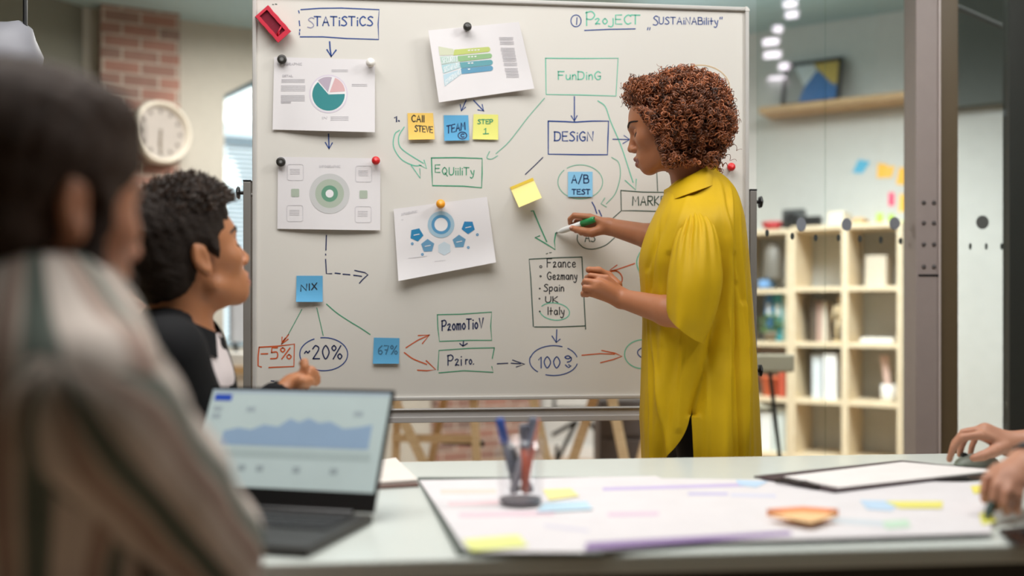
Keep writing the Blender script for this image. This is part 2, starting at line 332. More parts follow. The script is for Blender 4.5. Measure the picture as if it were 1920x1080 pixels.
tag(MB().lathe(c, (0, 0, 1), [(.03, 0), (.06, .03), (.07, .06), (.066, .06), (.0, .02)], 20).build('bowl', mat('red_ceramic', (196, 60, 66), .4), None, True), 'small red bowl on top of the shelf beside the whiteboard post', 'bowl')
# cup with a paper roll
c = WR(tS(1657), ZS[3]+.001, .26); cp = thing('brush_cup', 'white cup holding a pale pink roll in the shelf cell', 'cup', c)
MB().lathe(c, (0, 0, 1), [(.045, 0), (.05, .02), (.05, .10), (.045, .10), (.042, .02), (0, .02)], 20).build('cup', mat('white_ceramic', (232, 230, 224), .3), cp, True)
o = MB().cyl(c+np.array([.0, 0, .03]), c+np.array([-.03, .0, .27]), .018, .026).build('paper_roll', mat('pale_pink_paper', (226, 196, 184), .7), None); tag(o, 'pale pink paper roll standing in the white cup', 'paper roll')
# wooden artist mannequin
c = WR(tS(1566), ZS[2]+.001, .30); mn = thing('artist_mannequin', 'small pale wooden artist mannequin standing in the shelf cell', 'figurine', c)
MW = wood('mannequin_wood', (236, 214, 170), (244, 226, 190)); z_ = lambda x, h: c+x*(WR(1, 0)-WR(0, 0))+np.array([0, 0, h])
MB().cyl(z_(0, 0), z_(0, .012), .04).build('base', MW, mn)
m_ = MB(); m_.tube([z_(0, .14), z_(0, .17), z_(0, .21), z_(0, .235)], [.018, .016, .026, .012], 10); m_.build('torso', MW, mn, True)
MB().ell(z_(0, .262), (.014, .014, .02)).build('head', MW, mn, True)
for s in (-1, 1):
    MB().tube([z_(.012*s, .14), z_(.018*s, .08), z_(.016*s, .012)], [.012, .009, .006], 8).build('leg', MW, mn, True)
    MB().tube([z_(.026*s, .222), z_(.04*s, .17), z_(.03*s-.01, .13)], [.009, .007, .005], 8).build('arm', MW, mn, True)
# plant
c = WR(tS(1440), ZS[2]+.001, .36); pp = thing('potted_plant', 'bushy green plant in a small pot before the binders', 'plant', c)
MB().lathe(c, (0, 0, 1), [(.03, 0), (.04, .05), (.043, .05), (.043, .06), (.036, .06), (0, .05)], 20).build('plant_pot', mat('stone_pot', (170, 160, 145), .6), pp, True)
lf = MB()
for i in range(120):
    d = rng.normal(size=3); d /= np.linalg.norm(d); p = c+np.array([0, 0, .105])+d*np.array([.055, .03, .055])*rng.uniform(.4, 1)
    e = np.cross(d, rng.normal(size=3)); e /= np.linalg.norm(e); lf.add([p, p+d*.018+e*.009, p+d*.04, p+d*.018-e*.009], [(0, 1, 2, 3)])
lf.build('foliage', mat('plant_green', (96, 126, 76), .6, var=.3, scale=40), pp)
# second orange pot lower
c = WR(tS(1434), ZS[3]+.001, .28); tag(MB().lathe(c, (0, 0, 1), [(.045, 0), (.062, .11), (.066, .11), (.066, .125), (.052, .125), (0, .11)], 20).build('flower_pot', mat('orange_pot', (226, 112, 70), .5), None, True), 'empty orange flower pot on the shelf behind the beige chair', 'pot')
# ------------------------------------------------------------------ high shelf and picture
zh0, zh1 = 2.36, 2.40; ta, tb = solve(lambda t: WR(t, zh0, .24), 1422), solve(lambda t: WR(t, zh0, .24), 1720)
tag(wrbox(MB(), ta, tb, zh0, zh1, .0, .24).build('wall_shelf', wood('oak_board', (186, 148, 100), (206, 172, 126)), None, bev=.003), 'long oak wall shelf high above the cube shelf', 'wall shelf')
pt0, pt1 = solve(lambda t: WR(t, zh1, .1), 1468), solve(lambda t: WR(t, zh1, .1), 1578); pz = zh1+.001; ph = .30
pf = thing('framed_picture', 'black framed picture of blue and ochre triangles leaning on the wall shelf', 'picture', WR(pt0, pz, .1))
lean = lambda h: .14-.10*h/ph
def pk(x, h, e=0): return WR(pt0+(pt1-pt0)*x, pz+h, lean(h)+e)
m_ = MB()
for x0, x1, h0, h1 in ((0, 1, 0, .022), (0, 1, ph-.022, ph), (0, .06, .022, ph-.022), (.94, 1, .022, ph-.022)):
    m_.box8([pk(x0, h0), pk(x1, h0), pk(x1, h0, .022), pk(x0, h0, .022), pk(x0, h1), pk(x1, h1), pk(x1, h1, .022), pk(x0, h1, .022)])
m_.build('picture_frame', BLACK, pf)
MB().add([pk(.05, .02, .008), pk(.95, .02, .008), pk(.95, ph-.02, .008), pk(.05, ph-.02, .008)], [(0, 1, 2, 3)]).build('backing', mat('picture_grey', (150, 150, 144), .6), pf)
def tri(col, pts, nm):
    MB().add([pk(x, h*ph, .0095) for x, h in pts], [tuple(range(len(pts)))]).build('colour_field', mat('picture_'+nm, col, .6), pf)
tri((206, 212, 212), [(.16, .93), (.5, .93), (.56, .75), (.38, .42)], 'white'); tri((196, 168, 84), [(.5, .93), (.94, .93), (.94, .42), (.84, .42), (.62, .72)], 'ochre')
tri((58, 112, 170), [(.3, .08), (.38, .42), (.56, .75), (.62, .72), (.84, .42), (.94, .35), (.94, .08)], 'blue')
# ------------------------------------------------------------------ paper notes on the far wall
wn = [([(1610, 299), (1632, 303), (1617, 325), (1598, 324)], (88, 180, 215), 'blue note, leftmost on the far wall above the shelf'),
      ([(1646, 306), (1664, 308), (1662, 333), (1644, 334)], (250, 190, 70), 'orange note on far wall right of the blue note'),
      ([(1661, 312), (1679, 311), (1672, 333), (1656, 333)], (250, 196, 86), 'tilted orange note overlapping the upright orange one'),
      ([(1686, 314), (1700, 314), (1698, 347), (1680, 345)], (250, 190, 70), 'orange note half hidden by the steel column, above its twin'),
      ([(1666, 361), (1677, 361), (1677, 386), (1666, 386)], (245, 80, 120), 'small pink note on the far wall'),
      ([(1687, 364), (1700, 364), (1698, 397), (1685, 397)], (250, 196, 80), 'yellow-orange note by the column right of the pink one'),
      ([(1644, 399), (1656, 400), (1655, 425), (1642, 424)], (190, 220, 90), 'lime green note, left one just above the shelf'),
      ([(1666, 402), (1677, 402), (1677, 420), (1665, 420)], (176, 214, 70), 'lime green note below the pink one'),
      ([(1687, 414), (1700, 414), (1698, 452), (1685, 452)], (214, 226, 90), 'yellow-green note by the column, lowest of the far notes')]
def on_wall(u, v, off):
    t = solve(lambda t: WR(t, 1, off), u); D = WR(t, 1, off) @ FW; return WR(t, CZ+(HZ-v)/FPX*D, off)
for i, (q, col, l) in enumerate(wn):
    e = .002 if i != 2 else .0035
    m_ = MB(); m_.prism([on_wall(u, v, e) for u, v in q], WR(0, 0, .001)-WR(0, 0)); tag(m_.build('sticky_note', mat('note_%02x%02x%02x' % col, col, .7)), l, 'sticky note', 'sticky notes on the far wall')
# ------------------------------------------------------------------ steel column, jamb, glass
CP = mat('column_paint', (168, 154, 150), .55); JB = mat('brown_jamb', (104, 88, 64), .5)
Dc = 3.5; X0, X1 = (1717-960)/FPX*Dc, (1759-960)/FPX*Dc
m_ = MB(); m_.slab(W(X0, Dc, 0), W(X1, Dc, 0), W(0, .11, 0), 0, CH)
col = m_.build('column', CP, None, bev=.004); struct(col)
m_ = MB()
for v0 in (380, 418, 458, 500):
    for u0 in (1732, 1751): p = P(u0, v0, Dc); m_.lathe(p+FW*.002, -FW, [(.0075, 0), (.0075, .004), (.006, .007), (0, .008)], 12)
m_.build('bolt_heads', mat('bolt_grey', (96, 90, 90), .4, .5), col, True); 
m_ = MB(); a, b = P(1722, 516, Dc), P(1760, 516, Dc); m_.slab(a+FW*.001, b+FW*.001, -FW*.003, a[2]-.004, a[2]+.003); m_.build('joint_line', BLACK, col)
struct(MB().slab(W(X1+.001, Dc-.003, 0), W(X1+.008, Dc-.003, 0), W(0, .113, 0), 0, CH).build('trim_2', mat('pale_edge', (214, 200, 196), .4)))
Xj = (1763.5-960)/FPX*3.52; Xk = (1797-960)/FPX*3.52
struct(MB().slab(W(Xj, 3.52, 0), W(Xk, 3.52, 0), W(0, .1, 0), 0, CH).build('trim_3', JB, None, bev=.003))
aG = math.radians(33.6); dG = np.array([math.cos(aG), math.sin(aG)]); G1 = np.array([(1694-960)/FPX*3.6, 3.6])
def WG(t, z, off=0): q = G1-dG*t+off*np.array([math.sin(aG), -math.cos(aG)]); return W(q[0], q[1], z)
gT = lambda u: solve(lambda t: WG(-t, 1), u, -2, 1)*-1
tj = gT(1545); te = gT(1418)
wg = bpy.data.objects.new('window_2', None); COL.objects.link(wg); struct(wg)
for ta_, tb_ in ((0.004, tj-.003), (tj+.003, te)):
    struct(MB().slab(WG(tb_, 0), WG(ta_, 0), WG(0, 0, .01)-WG(0, 0), .02, CH).build('window_pane', GLASS, wg))
def on_glass(u, v, off):
    t = gT(u); D = WG(t, 1, off) @ FW; return WG(t, CZ+(HZ-v)/FPX*D, off)
def disc(fn, u, v, ru, rv, nrm_, n=20): return [fn(u+ru*math.cos(a), v+rv*math.sin(a), .0115) for a in np.linspace(0, 2*PI, n, endpoint=False)]
DOT = mat('grey_glass_dot', (150, 154, 164), .5); DDOT = mat('dark_glass_dot', (74, 80, 78), .5)
gn = WG(0, 0, .001)-WG(0, 0)
for u, v, a, b in ((1497, 421, 9, 13), (1582, 421, 9.5, 12), (1672, 419, 10, 12)): struct(MB().prism(disc(on_glass, u, v, a, b, gn), gn).build('decal_dot', DOT, wg))
for u, v in ((1433, 437), (1480, 443), (1524, 446), (1567, 446), (1607, 448), (1646, 450), (1683, 452)): struct(MB().prism(disc(on_glass, u, v, 3.4, 6.5, gn), gn).build('decal_mark', DDOT, wg))
dr = bpy.data.objects.new('door_1', None); COL.objects.link(dr); struct(dr)
Dd = 3.6; xa, xb = (1800-960)/FPX*Dd, (1889-960)/FPX*Dd
struct(MB().slab(W(xa, Dd, 0), W(xb, Dd, 0), W(0, .012, 0), .01, CH).build('door_pane', GLASS, dr))
on_door = lambda u, v, off: P(u, v, Dd-.001)
struct(MB().prism(disc(on_door, 1842, 417, 12, 13, 0), -FW*.001).build('decal_dot', mat('door_dot', (112, 114, 112), .5), dr))
for u in (1819, 1849, 1878): struct(MB().prism(disc(on_door, u, 462, 2.6, 6.5, 0), -FW*.001).build('decal_mark', DDOT, dr))
DG = mat('dark_grey_frame', (62, 64, 60), .5, .2)
struct(MB().slab(W((1893-960)/FPX*Dd, Dd, 0), W((1990-960)/FPX*Dd, Dd, 0), W(0, .05, 0), 0, CH).build('door_frame', DG, dr))
m_ = MB(); m_.tube([P(1893, 40, 4.3), P(1893, 900, 4.3)], .014, 8); m_.tube([P(1893, 56, 4.3), P(1760, -2, 4.1)], .011, 8); m_.tube([P(1893, 800, 4.3), P(1893, 900, 4.3)], .014, 8)
p = P(1893, 585, 4.3); m_.tube([p, (p[0], p[1], 0)], .014, 8)
tag(m_.build('clothes_rail', STEEL), 'black steel rail with a sloping bar behind the glass door', 'rail')
# ceiling luminaires that show as pale dashes in the glass
dash = [(1479, 8, 22), (1482, 28, 20), (1456, 55, 14), (1443, 79, 26), (1446, 103, 28), (1468, 125, 16), (1455, 150, 28)]
nG = np.array([math.sin(aG), -math.cos(aG)])
LUM = emit('luminaire_diffuser', (245, 232, 245), 14)
for i, (u, v, w) in enumerate(dash):
    g = on_glass(u, v, 0); q = np.array([g @ RT, g @ FW]); d = np.array([(u-960)/FPX, 1.0]); dz = (HZ-v)/FPX
    r = d-2*(d @ nG)*nG; k = (CH-.03-g[2])/dz; e = q+r*k; c = W(e[0], e[1], CH-.03)
    r_ = W(r[0], r[1], 0); r_ /= np.linalg.norm(r_); s_ = np.array([-r_[1], r_[0], 0]); dist = np.linalg.norm(q)+np.linalg.norm(r*k)
    hw = w/2/FPX*dist; hl = 5.5/FPX*dist/ (dz/1.03)
    t_ = thing('ceiling_lamp', 'slim rectangular ceiling lamp reflected in the glass partition', 'ceiling lamp', c, 'ceiling lamps mirrored in the glass partition')
    MB().obox(c+np.array([0, 0, .015]), s_*(hw+.01), r_*(hl+.01), (0, 0, .014)).build('housing', WHITE, t_); MB().obox(c-np.array([0, 0, .002]), s_*hw, r_*hl, (0, 0, .003)).build('diffuser', LUM, t_)
# ------------------------------------------------------------------ trestle tables seen under the board
def beam(r, u1, v1, u2, v2, D, z0, z1, w, m, name='leg', dD=0, th=.03):
    a, b = P(u1, v1, D), P(u2, v2, D); k = (b-a)/(b[2]-a[2]); p0, p1 = a+k*(z0-a[2]), a+k*(z1-a[2])
    MB().obox((p0+p1)/2, RT*w/2, FW*th/2, (p1-p0)/2).build(name, m, r, bev=.002)
def table(label, u0, u1, D0, D1):
    r = thing('trestle_table', label, 'table', W(((u0+u1)/2-960)/FPX*D0, (D0+D1)/2, 0))
    MB().slab(W((u0-960)/FPX*D0, D0, 0), W((u1-960)/FPX*D0, D0, 0), FW*(D1-D0), .722, .75).build('tabletop', PALEWOOD, r, bev=.002); return r
t1 = table('pale wood trestle table behind the left half of the whiteboard', 715, 925, 4.75, 5.3)
beam(t1, 760, 795, 793, 865, 4.85, 0, .72, .05, PALEWOOD); beam(t1, 833, 750, 808, 865, 5.2, 0, .72, .04, PALEWOOD); beam(t1, 888, 750, 894, 865, 4.9, 0, .72, .042, PALEWOOD); beam(t1, 745, 750, 742, 865, 5.2, 0, .72, .04, PALEWOOD)
o = MB().obox((P(829, 827, 5.15)+P(908, 832, 5.05))/2, (P(908, 832, 5.05)-P(829, 827, 5.15))/2, FW*.015, (0, 0, .014)).build('foot_bar', BLACK, t1)
o = MB().obox((P(735, 821, 5.2)+P(890, 823, 4.9))/2, (P(890, 823, 4.9)-P(735, 821, 5.2))/2, FW*.01, (0, 0, .02)).build('stretcher', PALEWOOD, t1)
t2 = table('pale wood trestle table behind the woman and the right half of whiteboard', 985, 1250, 4.75, 5.3)
beam(t2, 1000, 750, 1026, 865, 4.85, 0, .72, .045, PALEWOOD); beam(t2, 1112, 750, 1073, 865, 5.0, 0, .72, .05, PALEWOOD); beam(t2, 1148, 750, 1171, 865, 4.8, 0, .72, .048, PALEWOOD); beam(t2, 1230, 750, 1200, 865, 5.2, 0, .72, .045, PALEWOOD)
pd = thing('drawer_cabinet', 'dark grey drawer cabinet under the right trestle table', 'cabinet', P(1165, 900, 5.35))
xa, xb = (1124-960)/FPX*5.4, (1262-960)/FPX*5.4
MB().slab(W(xa, 5.4, 0), W(xb, 5.4, 0), FW*.4, 0.0, .60).build('body', mat('charcoal_metal', (70, 64, 60), .5), pd, bev=.004)
for k in range(3): MB().slab(W(xa+.012, 5.392, 0), W(xb-.012, 5.392, 0), FW*.008, .03+.19*k, .2+.19*k).build('drawer', mat('charcoal_front', (84, 76, 72), .5), pd, bev=.002)
fc = thing('folding_chair', 'black folding chair between the trestle tables', 'chair', P(1060, 900, 6.2))
for a, b in (((1035, 816), (1078, 792)), ((1044, 866), (1082, 788)), ((1103, 790), (1137, 834))):
    p, q = P(*a, 6.2), P(*b, 6.2); MB().tube([p, q], .013, 8).build('strut', STEEL, fc)
for u in (1044, 1137):
    p = P(u, 850, 6.2); MB().tube([(p[0], p[1], .0), (p[0], p[1], p[2]+.05)], .012, 8).build('leg', STEEL, fc)
MB().obox(P(1090, 772, 6.2), RT*.17, FW*.17, (0, 0, .018)).build('seat', STEEL, fc, bev=.008)
MB().obox(P(1090, 690, 6.35), RT*.17, FW*.012, (0, 0, .1)).build('backrest', STEEL, fc, bev=.008)
for s in (-1, 1): MB().tube([P(1090, 772, 6.2)+RT*.165*s+FW*.15, P(1090, 690, 6.35)+RT*.165*s], .01, 8).build('back_post', STEEL, fc)
# ------------------------------------------------------------------ chair behind the woman, desk by the window
bc = thing('side_chair', 'beige plastic chair with thin dark legs before the binder shelf', 'chair', P(1450, 860, 4.6)); Dk = 4.6
BG = mat('beige_plastic', (178, 170, 148), .6)
MB().obox((P(1422, 681, Dk)+P(1480, 681, Dk))/2, (P(1480, 681, Dk)-P(1404, 681, Dk))/2, FW*.012, (0, 0, .042)).build('backrest', BG, bc, bev=.01)
MB().obox(P(1430, 770, Dk)-FW*.0+FW*.22, RT*.06, FW*.2, (0, 0, .012)).build('seat', BG, bc, bev=.01)
for a, b in (((1444, 700), (1462, 858)), ((1412, 700), (1405, 858))):
    p, q = P(*a, Dk+.02), P(*b, Dk+.02); k = (q-p)/(q[2]-p[2]); MB().tube([p+k*.06, p, p+k*(0-p[2])], .010, 8).build('leg', STEEL, bc)
    MB().tube([P(a[0], 770, Dk+.02)+FW*.38, p+k*(0-p[2])+FW*.40], .010, 8).build('leg', STEEL, bc)
    MB().tube([P(a[0], 770, Dk+.02)+FW*.0, P(a[0], 770, Dk+.02)+FW*.38], .009, 8).build('side_rail', STEEL, bc)
dk = thing('office_desk', 'white office desk with wooden edge by the arched window', 'desk', W(-1.9, 5.7, 0)); Df = 5.55
xa, xb = (330-960)/FPX*Df, (640-960)/FPX*Df; zt = CZ-(686-HZ)/FPX*Df
MB().slab(W(xa, Df, 0), W(xb, Df, 0), FW*.6, zt-.045, zt).build('desktop', mat('desk_white', (238, 238, 234), .4), dk, bev=.002)
MB().slab(W(xa, Df-.012, 0), W(xb, Df-.012, 0), FW*.012, zt-.045, zt-.002).build('edge_band', wood('oak_board', (186, 148, 100), (206, 172, 126)), dk)
MB().slab(W(xa+.05, Df+.06, 0), W(xb-.05, Df+.06, 0), FW*.02, .12, zt-.045).build('front_panel', mat('desk_white', (238, 238, 234), .4), dk)
for x in (xa+.03, xb-.06): MB().slab(W(x, Df+.03, 0), W(x+.03, Df+.03, 0), FW*.5, 0, zt-.045).build('side_panel', mat('desk_white', (238, 238, 234), .4), dk)
mo = thing('computer_monitor', 'grey-backed computer monitor on black stand by the window', 'monitor', P(445, 680, Df+.35)); Dm = Df+.33; c = P(470, 612, Dm); b0 = np.array([*P(446, 600, Dm+.02)[:2], zt])
tu = np.array([math.cos(1.15), math.sin(1.15), 0]); tn = np.array([-tu[1], tu[0], 0])
MB().obox(c+np.array([0, 0, .06]), tu*.20, tn*.015, (0, 0, .15)).build('display_shell', mat('monitor_grey', (166, 168, 172), .5), mo, bev=.01)
MB().tube([b0+np.array([0, 0, .015]), b0+np.array([0, 0, .16])+tn*.03, c+tn*.017], .014, 8).build('stand_neck', BLACK, mo); MB().cyl(b0+np.array([0, 0, .0005]), b0+np.array([0, 0, .014]), .1).build('stand_base', BLACK, mo)
cb = MB(); b1 = b0+np.array([-.10, -.02, .006]); cb.tube([b1+t for t in (np.array([-.04, -.12, 0]), np.array([-.03, -.05, .04]), np.array([.02, -.0, .12]), np.array([.08, .0, .16]))], .005, 6)
tag(cb.build('power_cable', mat('green_cable', (70, 110, 104), .5), None, True), 'thin dark cable curving up to the monitor', 'cable')
xx = P(440, 686, Df+.1); m_ = MB(); m_.obox((xx[0], xx[1], zt+.0355), RT*.09, FW*.1, (0, 0, .035)); tag(m_.build('paper_box', WHITE, None, bev=.005), 'white paper box on the desk under the monitor', 'box')
p = P(385, 664, Df+.12); m_ = MB(); m_.lathe((p[0], p[1], zt+.0005), (0, 0, 1), [(.03, 0), (.05, .03), (.055, .075), (.04, .09), (.0, .095)], 20); tag(m_.build('white_pot', mat('white_ceramic', (232, 230, 224), .3), None, True), 'round white pot at the desk end beside the paper box', 'pot')
# ------------------------------------------------------------------ pendant lamp, upper left
Dl = 2.7; c = P(-2, 122, Dl); ax = (-.60*RT+np.array([0, 0, -.80])+FW*.1); ax /= np.linalg.norm(ax)
pl = thing('pendant_lamp', 'grey pendant lamp with black rim in the upper left corner', 'lamp', c)
MB().lathe(c, -ax, [(.105, .0), (.10, .03), (.08, .08), (.04, .11), (.02, .13), (0, .13)], 32).build('lamp_shade', mat('lamp_grey', (150, 150, 158), .5), pl, True, solid=.003)
MB().lathe(c, -ax, [(.105, -.006), (.112, -.004), (.112, .010), (.105, .012)], 32).build('rim', BLACK, pl)
MB().ell(c-ax*.03, (.04, .04, .04)).build('bulb', emit('warm_bulb', (255, 225, 180), 9), pl, True)
e = c-ax*.13; MB().tube([e, e+np.array([0, 0, .12]), (e[0], e[1], CH)], .006, 6).build('cord', BLACK, pl)
# ------------------------------------------------------------------ stroke lettering
GL = {
'A': '0,0 .32,1 .64,0|.1,.36 .54,.36', 'B': '0,0 0,1|~0,1 .45,.95 .45,.6 .05,.54|~.05,.54 .56,.48 .54,.05 0,0', 'C': '~.6,.85 .35,1 .05,.7 .05,.3 .3,0 .6,.12', 'D': '0,0 0,1|~-.06,1 .5,.9 .62,.45 .45,.08 -.04,0',
'E': '.55,1 0,1 0,0 .55,0|0,.52 .45,.52', 'F': '0,0 0,1|-.06,1 .6,1|0,.55 .45,.55', 'G': '~.6,.85 .35,1 .05,.7 .05,.3 .3,0 .58,.1 .6,.42|.35,.42 .62,.42', 'I': '.05,0 .05,1', 'H': '0,0 0,1|.55,0 .55,1|0,.5 .55,.5', 'W': '0,1 .2,0 .4,.7 .6,0 .8,1', 'L': '0,1 0,0 .5,0', 'K': '0,0 0,1|.5,1 0,.45 .55,0', 'M': '0,0 .06,1 .36,.4 .66,1 .72,0', 'N': '0,0 .03,1 .58,0 .62,1',
'O': '~.32,1 .02,.55 .3,0 .62,.5 .32,1', 'P': '0,0 0,1|~-.08,.92 .35,1.02 .58,.75 .35,.46 0,.48', 'Q': '~.32,1 .02,.55 .3,.05 .62,.5 .32,1|.35,.3 .68,-.15', 'R': '0,0 0,1|~0,1 .5,.95 .45,.55 0,.5|.15,.5 .55,0', 'S': '~.55,.9 .3,1 .06,.78 .35,.52 .52,.22 .3,0 -.02,.06', 'T': '-.05,1 .62,.98|.28,1 .28,0',
'U': '~0,1 .02,.2 .28,0 .55,.25 .58,1', 'V': '0,1 .28,0 .56,1', 'X': '0,0 .55,1|.05,1 .55,0', 'Y': '0,1 .3,.5|.6,1 .2,-.1', 'Z': '0,1 .55,1 0,0 .58,0',
'a': '~.42,.55 .15,.58 .03,.25 .2,0 .42,.2 .44,.56|.44,.56 .48,0', 'c': '~.42,.5 .2,.6 .03,.3 .18,0 .44,.08', 'e': '~.04,.28 .42,.34 .3,.6 .08,.45 .08,.1 .28,0 .46,.1', 'i': '.05,.58 .05,0|.05,.82 .06,.86', 'j': '~.3,.62 .3,-.05 .15,-.3 -.12,-.22', 'l': '.05,1 .05,0', 'm': '0,0 .02,.6|~.02,.45 .2,.6 .28,.4 .28,0|~.28,.45 .46,.6 .55,.4 .55,0', 'n': '0,0 .02,.6|~.02,.42 .22,.62 .36,.42 .38,0', 'o': '~.24,.6 .03,.32 .22,0 .44,.28 .24,.6', 'p': '0,.6 0,-.4|~0,.5 .3,.62 .42,.35 .25,.02 0,.1', 'r': '0,0 .02,.6|~.02,.4 .15,.58 .34,.56', 't': '.16,.95 .16,0|-.02,.5 .38,.52', 'u': '~0,.6 .02,.12 .2,0 .4,.2|.42,.6 .42,0', 'y': '0,.6 .2,.1|~.44,.6 .3,-.2 .1,-.42 -.06,-.3', 'z': '~0,.5 .2,.62 .34,.48 .02,0 .2,.06 .42,.02', 'k': '0,0 0,1|.4,.6 0,.25 .42,0', 's': '~.4,.52 .2,.6 .06,.46 .36,.16 .2,0 0,.06',
'0': '~.28,1 .02,.55 .26,0 .54,.5 .28,1', '1': '.0,.72 .2,1 .2,0', 'J': '.05,0 .05,1', '2': '~.02,.75 .25,1 .5,.75 .05,.02|.05,.02 .55,.02', '3': '~.02,.95 .48,.95 .2,.58 .5,.3 .3,0 0,.08', '5': '.5,1 .1,1 .06,.58|~.06,.58 .46,.6 .46,.1 .0,.02', '6': '~.45,1 .08,.6 .06,.15 .3,0 .48,.22 .3,.45 .06,.3', '7': '0,1 .52,1 .2,0|.1,.5 .42,.5', '9': '~.46,.7 .25,1 .04,.75 .25,.52 .46,.72 .42,.2 .2,0', '%': '~.16,1 .0,.82 .16,.62 .32,.82 .16,1|.7,1 .1,0|~.62,.38 .46,.2 .62,0 .78,.2 .62,.38', '?': '~.02,.8 .25,1 .45,.75 .22,.42 .2,.26|.2,.05 .21,0', '-': '.02,.45 .5,.47', '~': '~.0,.42 .14,.58 .26,.45 .4,.6', '.': '.04,.0 .08,.04', '/': '0,-.1 .45,1.08', '"': '.02,1 .0,.72|.2,1 .18,.72', ',': '.04,.1 0,-.2|.18,.1 .14,-.2', ' ': ''}
def cat(pts, n=5):
    p = [np.array(q, float) for q in pts]
    if len(p) < 3: return p
    if np.allclose(p[0], p[-1]): q = [p[-2]]+p+[p[1]]
    else: q = [2*p[0]-p[1]]+p+[2*p[-1]-p[-2]]
    out = []
    for i in range(1, len(q)-2):
        for t in np.linspace(0, 1, n, endpoint=False):
            a, b, c, d = q[i-1:i+3]; out.append(.5*(2*b+(c-a)*t+(2*a-5*b+4*c-d)*t*t+(3*b-a-3*c+d)*t**3))
    return out+[p[-1]]
def text(s, u0, u1, base, h, slope=0, jit=.0):
    gl = []; x = 0
    for ch in s:
        st = [];  mx = .3
        for seg in GL[ch].split('|'):
            if not seg: continue
            sm = seg[0] == '~'; pts = [tuple(map(float, q.split(','))) for q in seg.lstrip('~').split()]
            mx = max(mx if st else 0, max(q[0] for q in pts)); st.append(cat(pts) if sm else [np.array(q) for q in pts])
        gl.append((x, st)); x += mx+.22
    tot = x-.22; k = (u1-u0)/tot; out = []
    for x0, st in gl:
        for pl in st: out.append([(u0+(x0+q[0])*k, base-q[1]*h+slope*(x0+q[0])*k) for q in pl])
    return out
def ribbon(mb, polys, w, fn, off, mi=0):
    for pl in polys:
        pl = [np.array(q, float) for q in pl]; n = len(pl); L = []; R_ = []
        if n < 2: continue
        for i in range(n):
            d = pl[min(i+1, n-1)]-pl[max(i-1, 0)]; d /= np.linalg.norm(d)+1e-9; e = np.array([-d[1], d[0]])*w/2
            q = pl[i] if 0 < i < n-1 else pl[i]+d*(w*.4 if i else -w*.4)
            if i == 0: q = pl[0]-(pl[1]-pl[0])/(np.linalg.norm(pl[1]-pl[0])+1e-9)*w*.3
            L.append(fn(*(q+e), off)); R_.append(fn(*(q-e), off))
        mb.grid([L, R_], mi)
def arrow(*pts, head=11, ang=.5, wings=None):
    p, q = np.array(pts[-2], float), np.array(pts[-1], float); d = (p-q)/np.linalg.norm(p-q); out = [list(pts)]
    if wings: return out+[[wings[0], pts[-1], wings[1]]]
    for s in (-1, 1):
        c, n = math.cos(ang*s), math.sin(ang*s); out.append([q, q+head*np.array([d[0]*c-d[1]*n, d[0]*n+d[1]*c])])
    return out
def ellipse(cx, cy, rx, ry, a0=0, a1=2*PI, n=40, rot=0):
    return [[(cx+rx*math.cos(a)*math.cos(rot)-ry*math.sin(a)*math.sin(rot), cy+rx*math.cos(a)*math.sin(rot)+ry*math.sin(a)*math.cos(rot)) for a in np.linspace(a0, a1, n)]]
INK = {k: mat('ink_'+k, c, .4, var=.15, scale=60) for k, c in dict(blue=(28, 70, 146), navy=(24, 42, 92), teal=(98, 200, 170), green=(52, 158, 118), dark=(44, 82, 72), orange=(216, 96, 48), black=(40, 44, 52), faint=(140, 140, 175), palegreen=(120, 190, 165), sand=(222, 178, 110)).items()}
# ------------------------------------------------------------------ whiteboard on its stand
zt_, zb_ = 1.98, .827; xL, xR = B(473.5, 400)[0], B(1403.5, 300)[0]
wbd = thing('whiteboard', 'large rolling whiteboard covered with notes in a grey stand', 'whiteboard', ((xL+xR)/2, YB+.02, 0))
BOARD = mat('board_enamel', (226, 222, 215), .28, spec=.4, var=.015, scale=3)
MB().box(xL+.008, xR-.008, YB, YB+.02, zb_+.008, zt_-.008).build('writing_panel', BOARD, wbd)
FRM = mat('board_frame', (206, 203, 199), .35, .15)
m_ = MB(); fr_ = .012
for a in ((xL, xR, zt_-fr_, zt_), (xL, xR, zb_, zb_+fr_)): m_.box(a[0]+.012, a[1]-.012, YB-.008, YB+.026, a[2], a[3])
for a in ((xL, xL+fr_), (xR-fr_, xR)): m_.box(a[0], a[1], YB-.008, YB+.026, zb_+.012, zt_-.012)
m_.build('board_edge', FRM, wbd, bev=.003)
for x, sx in ((xL, 1), (xR, -1)):
    for z, sz in ((zt_, -1), (zb_, 1)):
        m_ = MB(); c0 = np.array([x+.0125*sx, 0, z+.0125*sz]); pts = [c0+.0135*np.array([-sx*math.cos(a), 0, -sz*math.sin(a)]) for a in np.linspace(0, PI/2, 7)]
        pts = [np.array([p[0], YB-.0085, p[2]]) for p in pts]+[np.array([c0[0], YB-.0085, c0[2]])]; m_.prism(pts, (0, .035, 0)); m_.build('corner_cap', mat('corner_white', (220, 217, 212), .4), wbd)
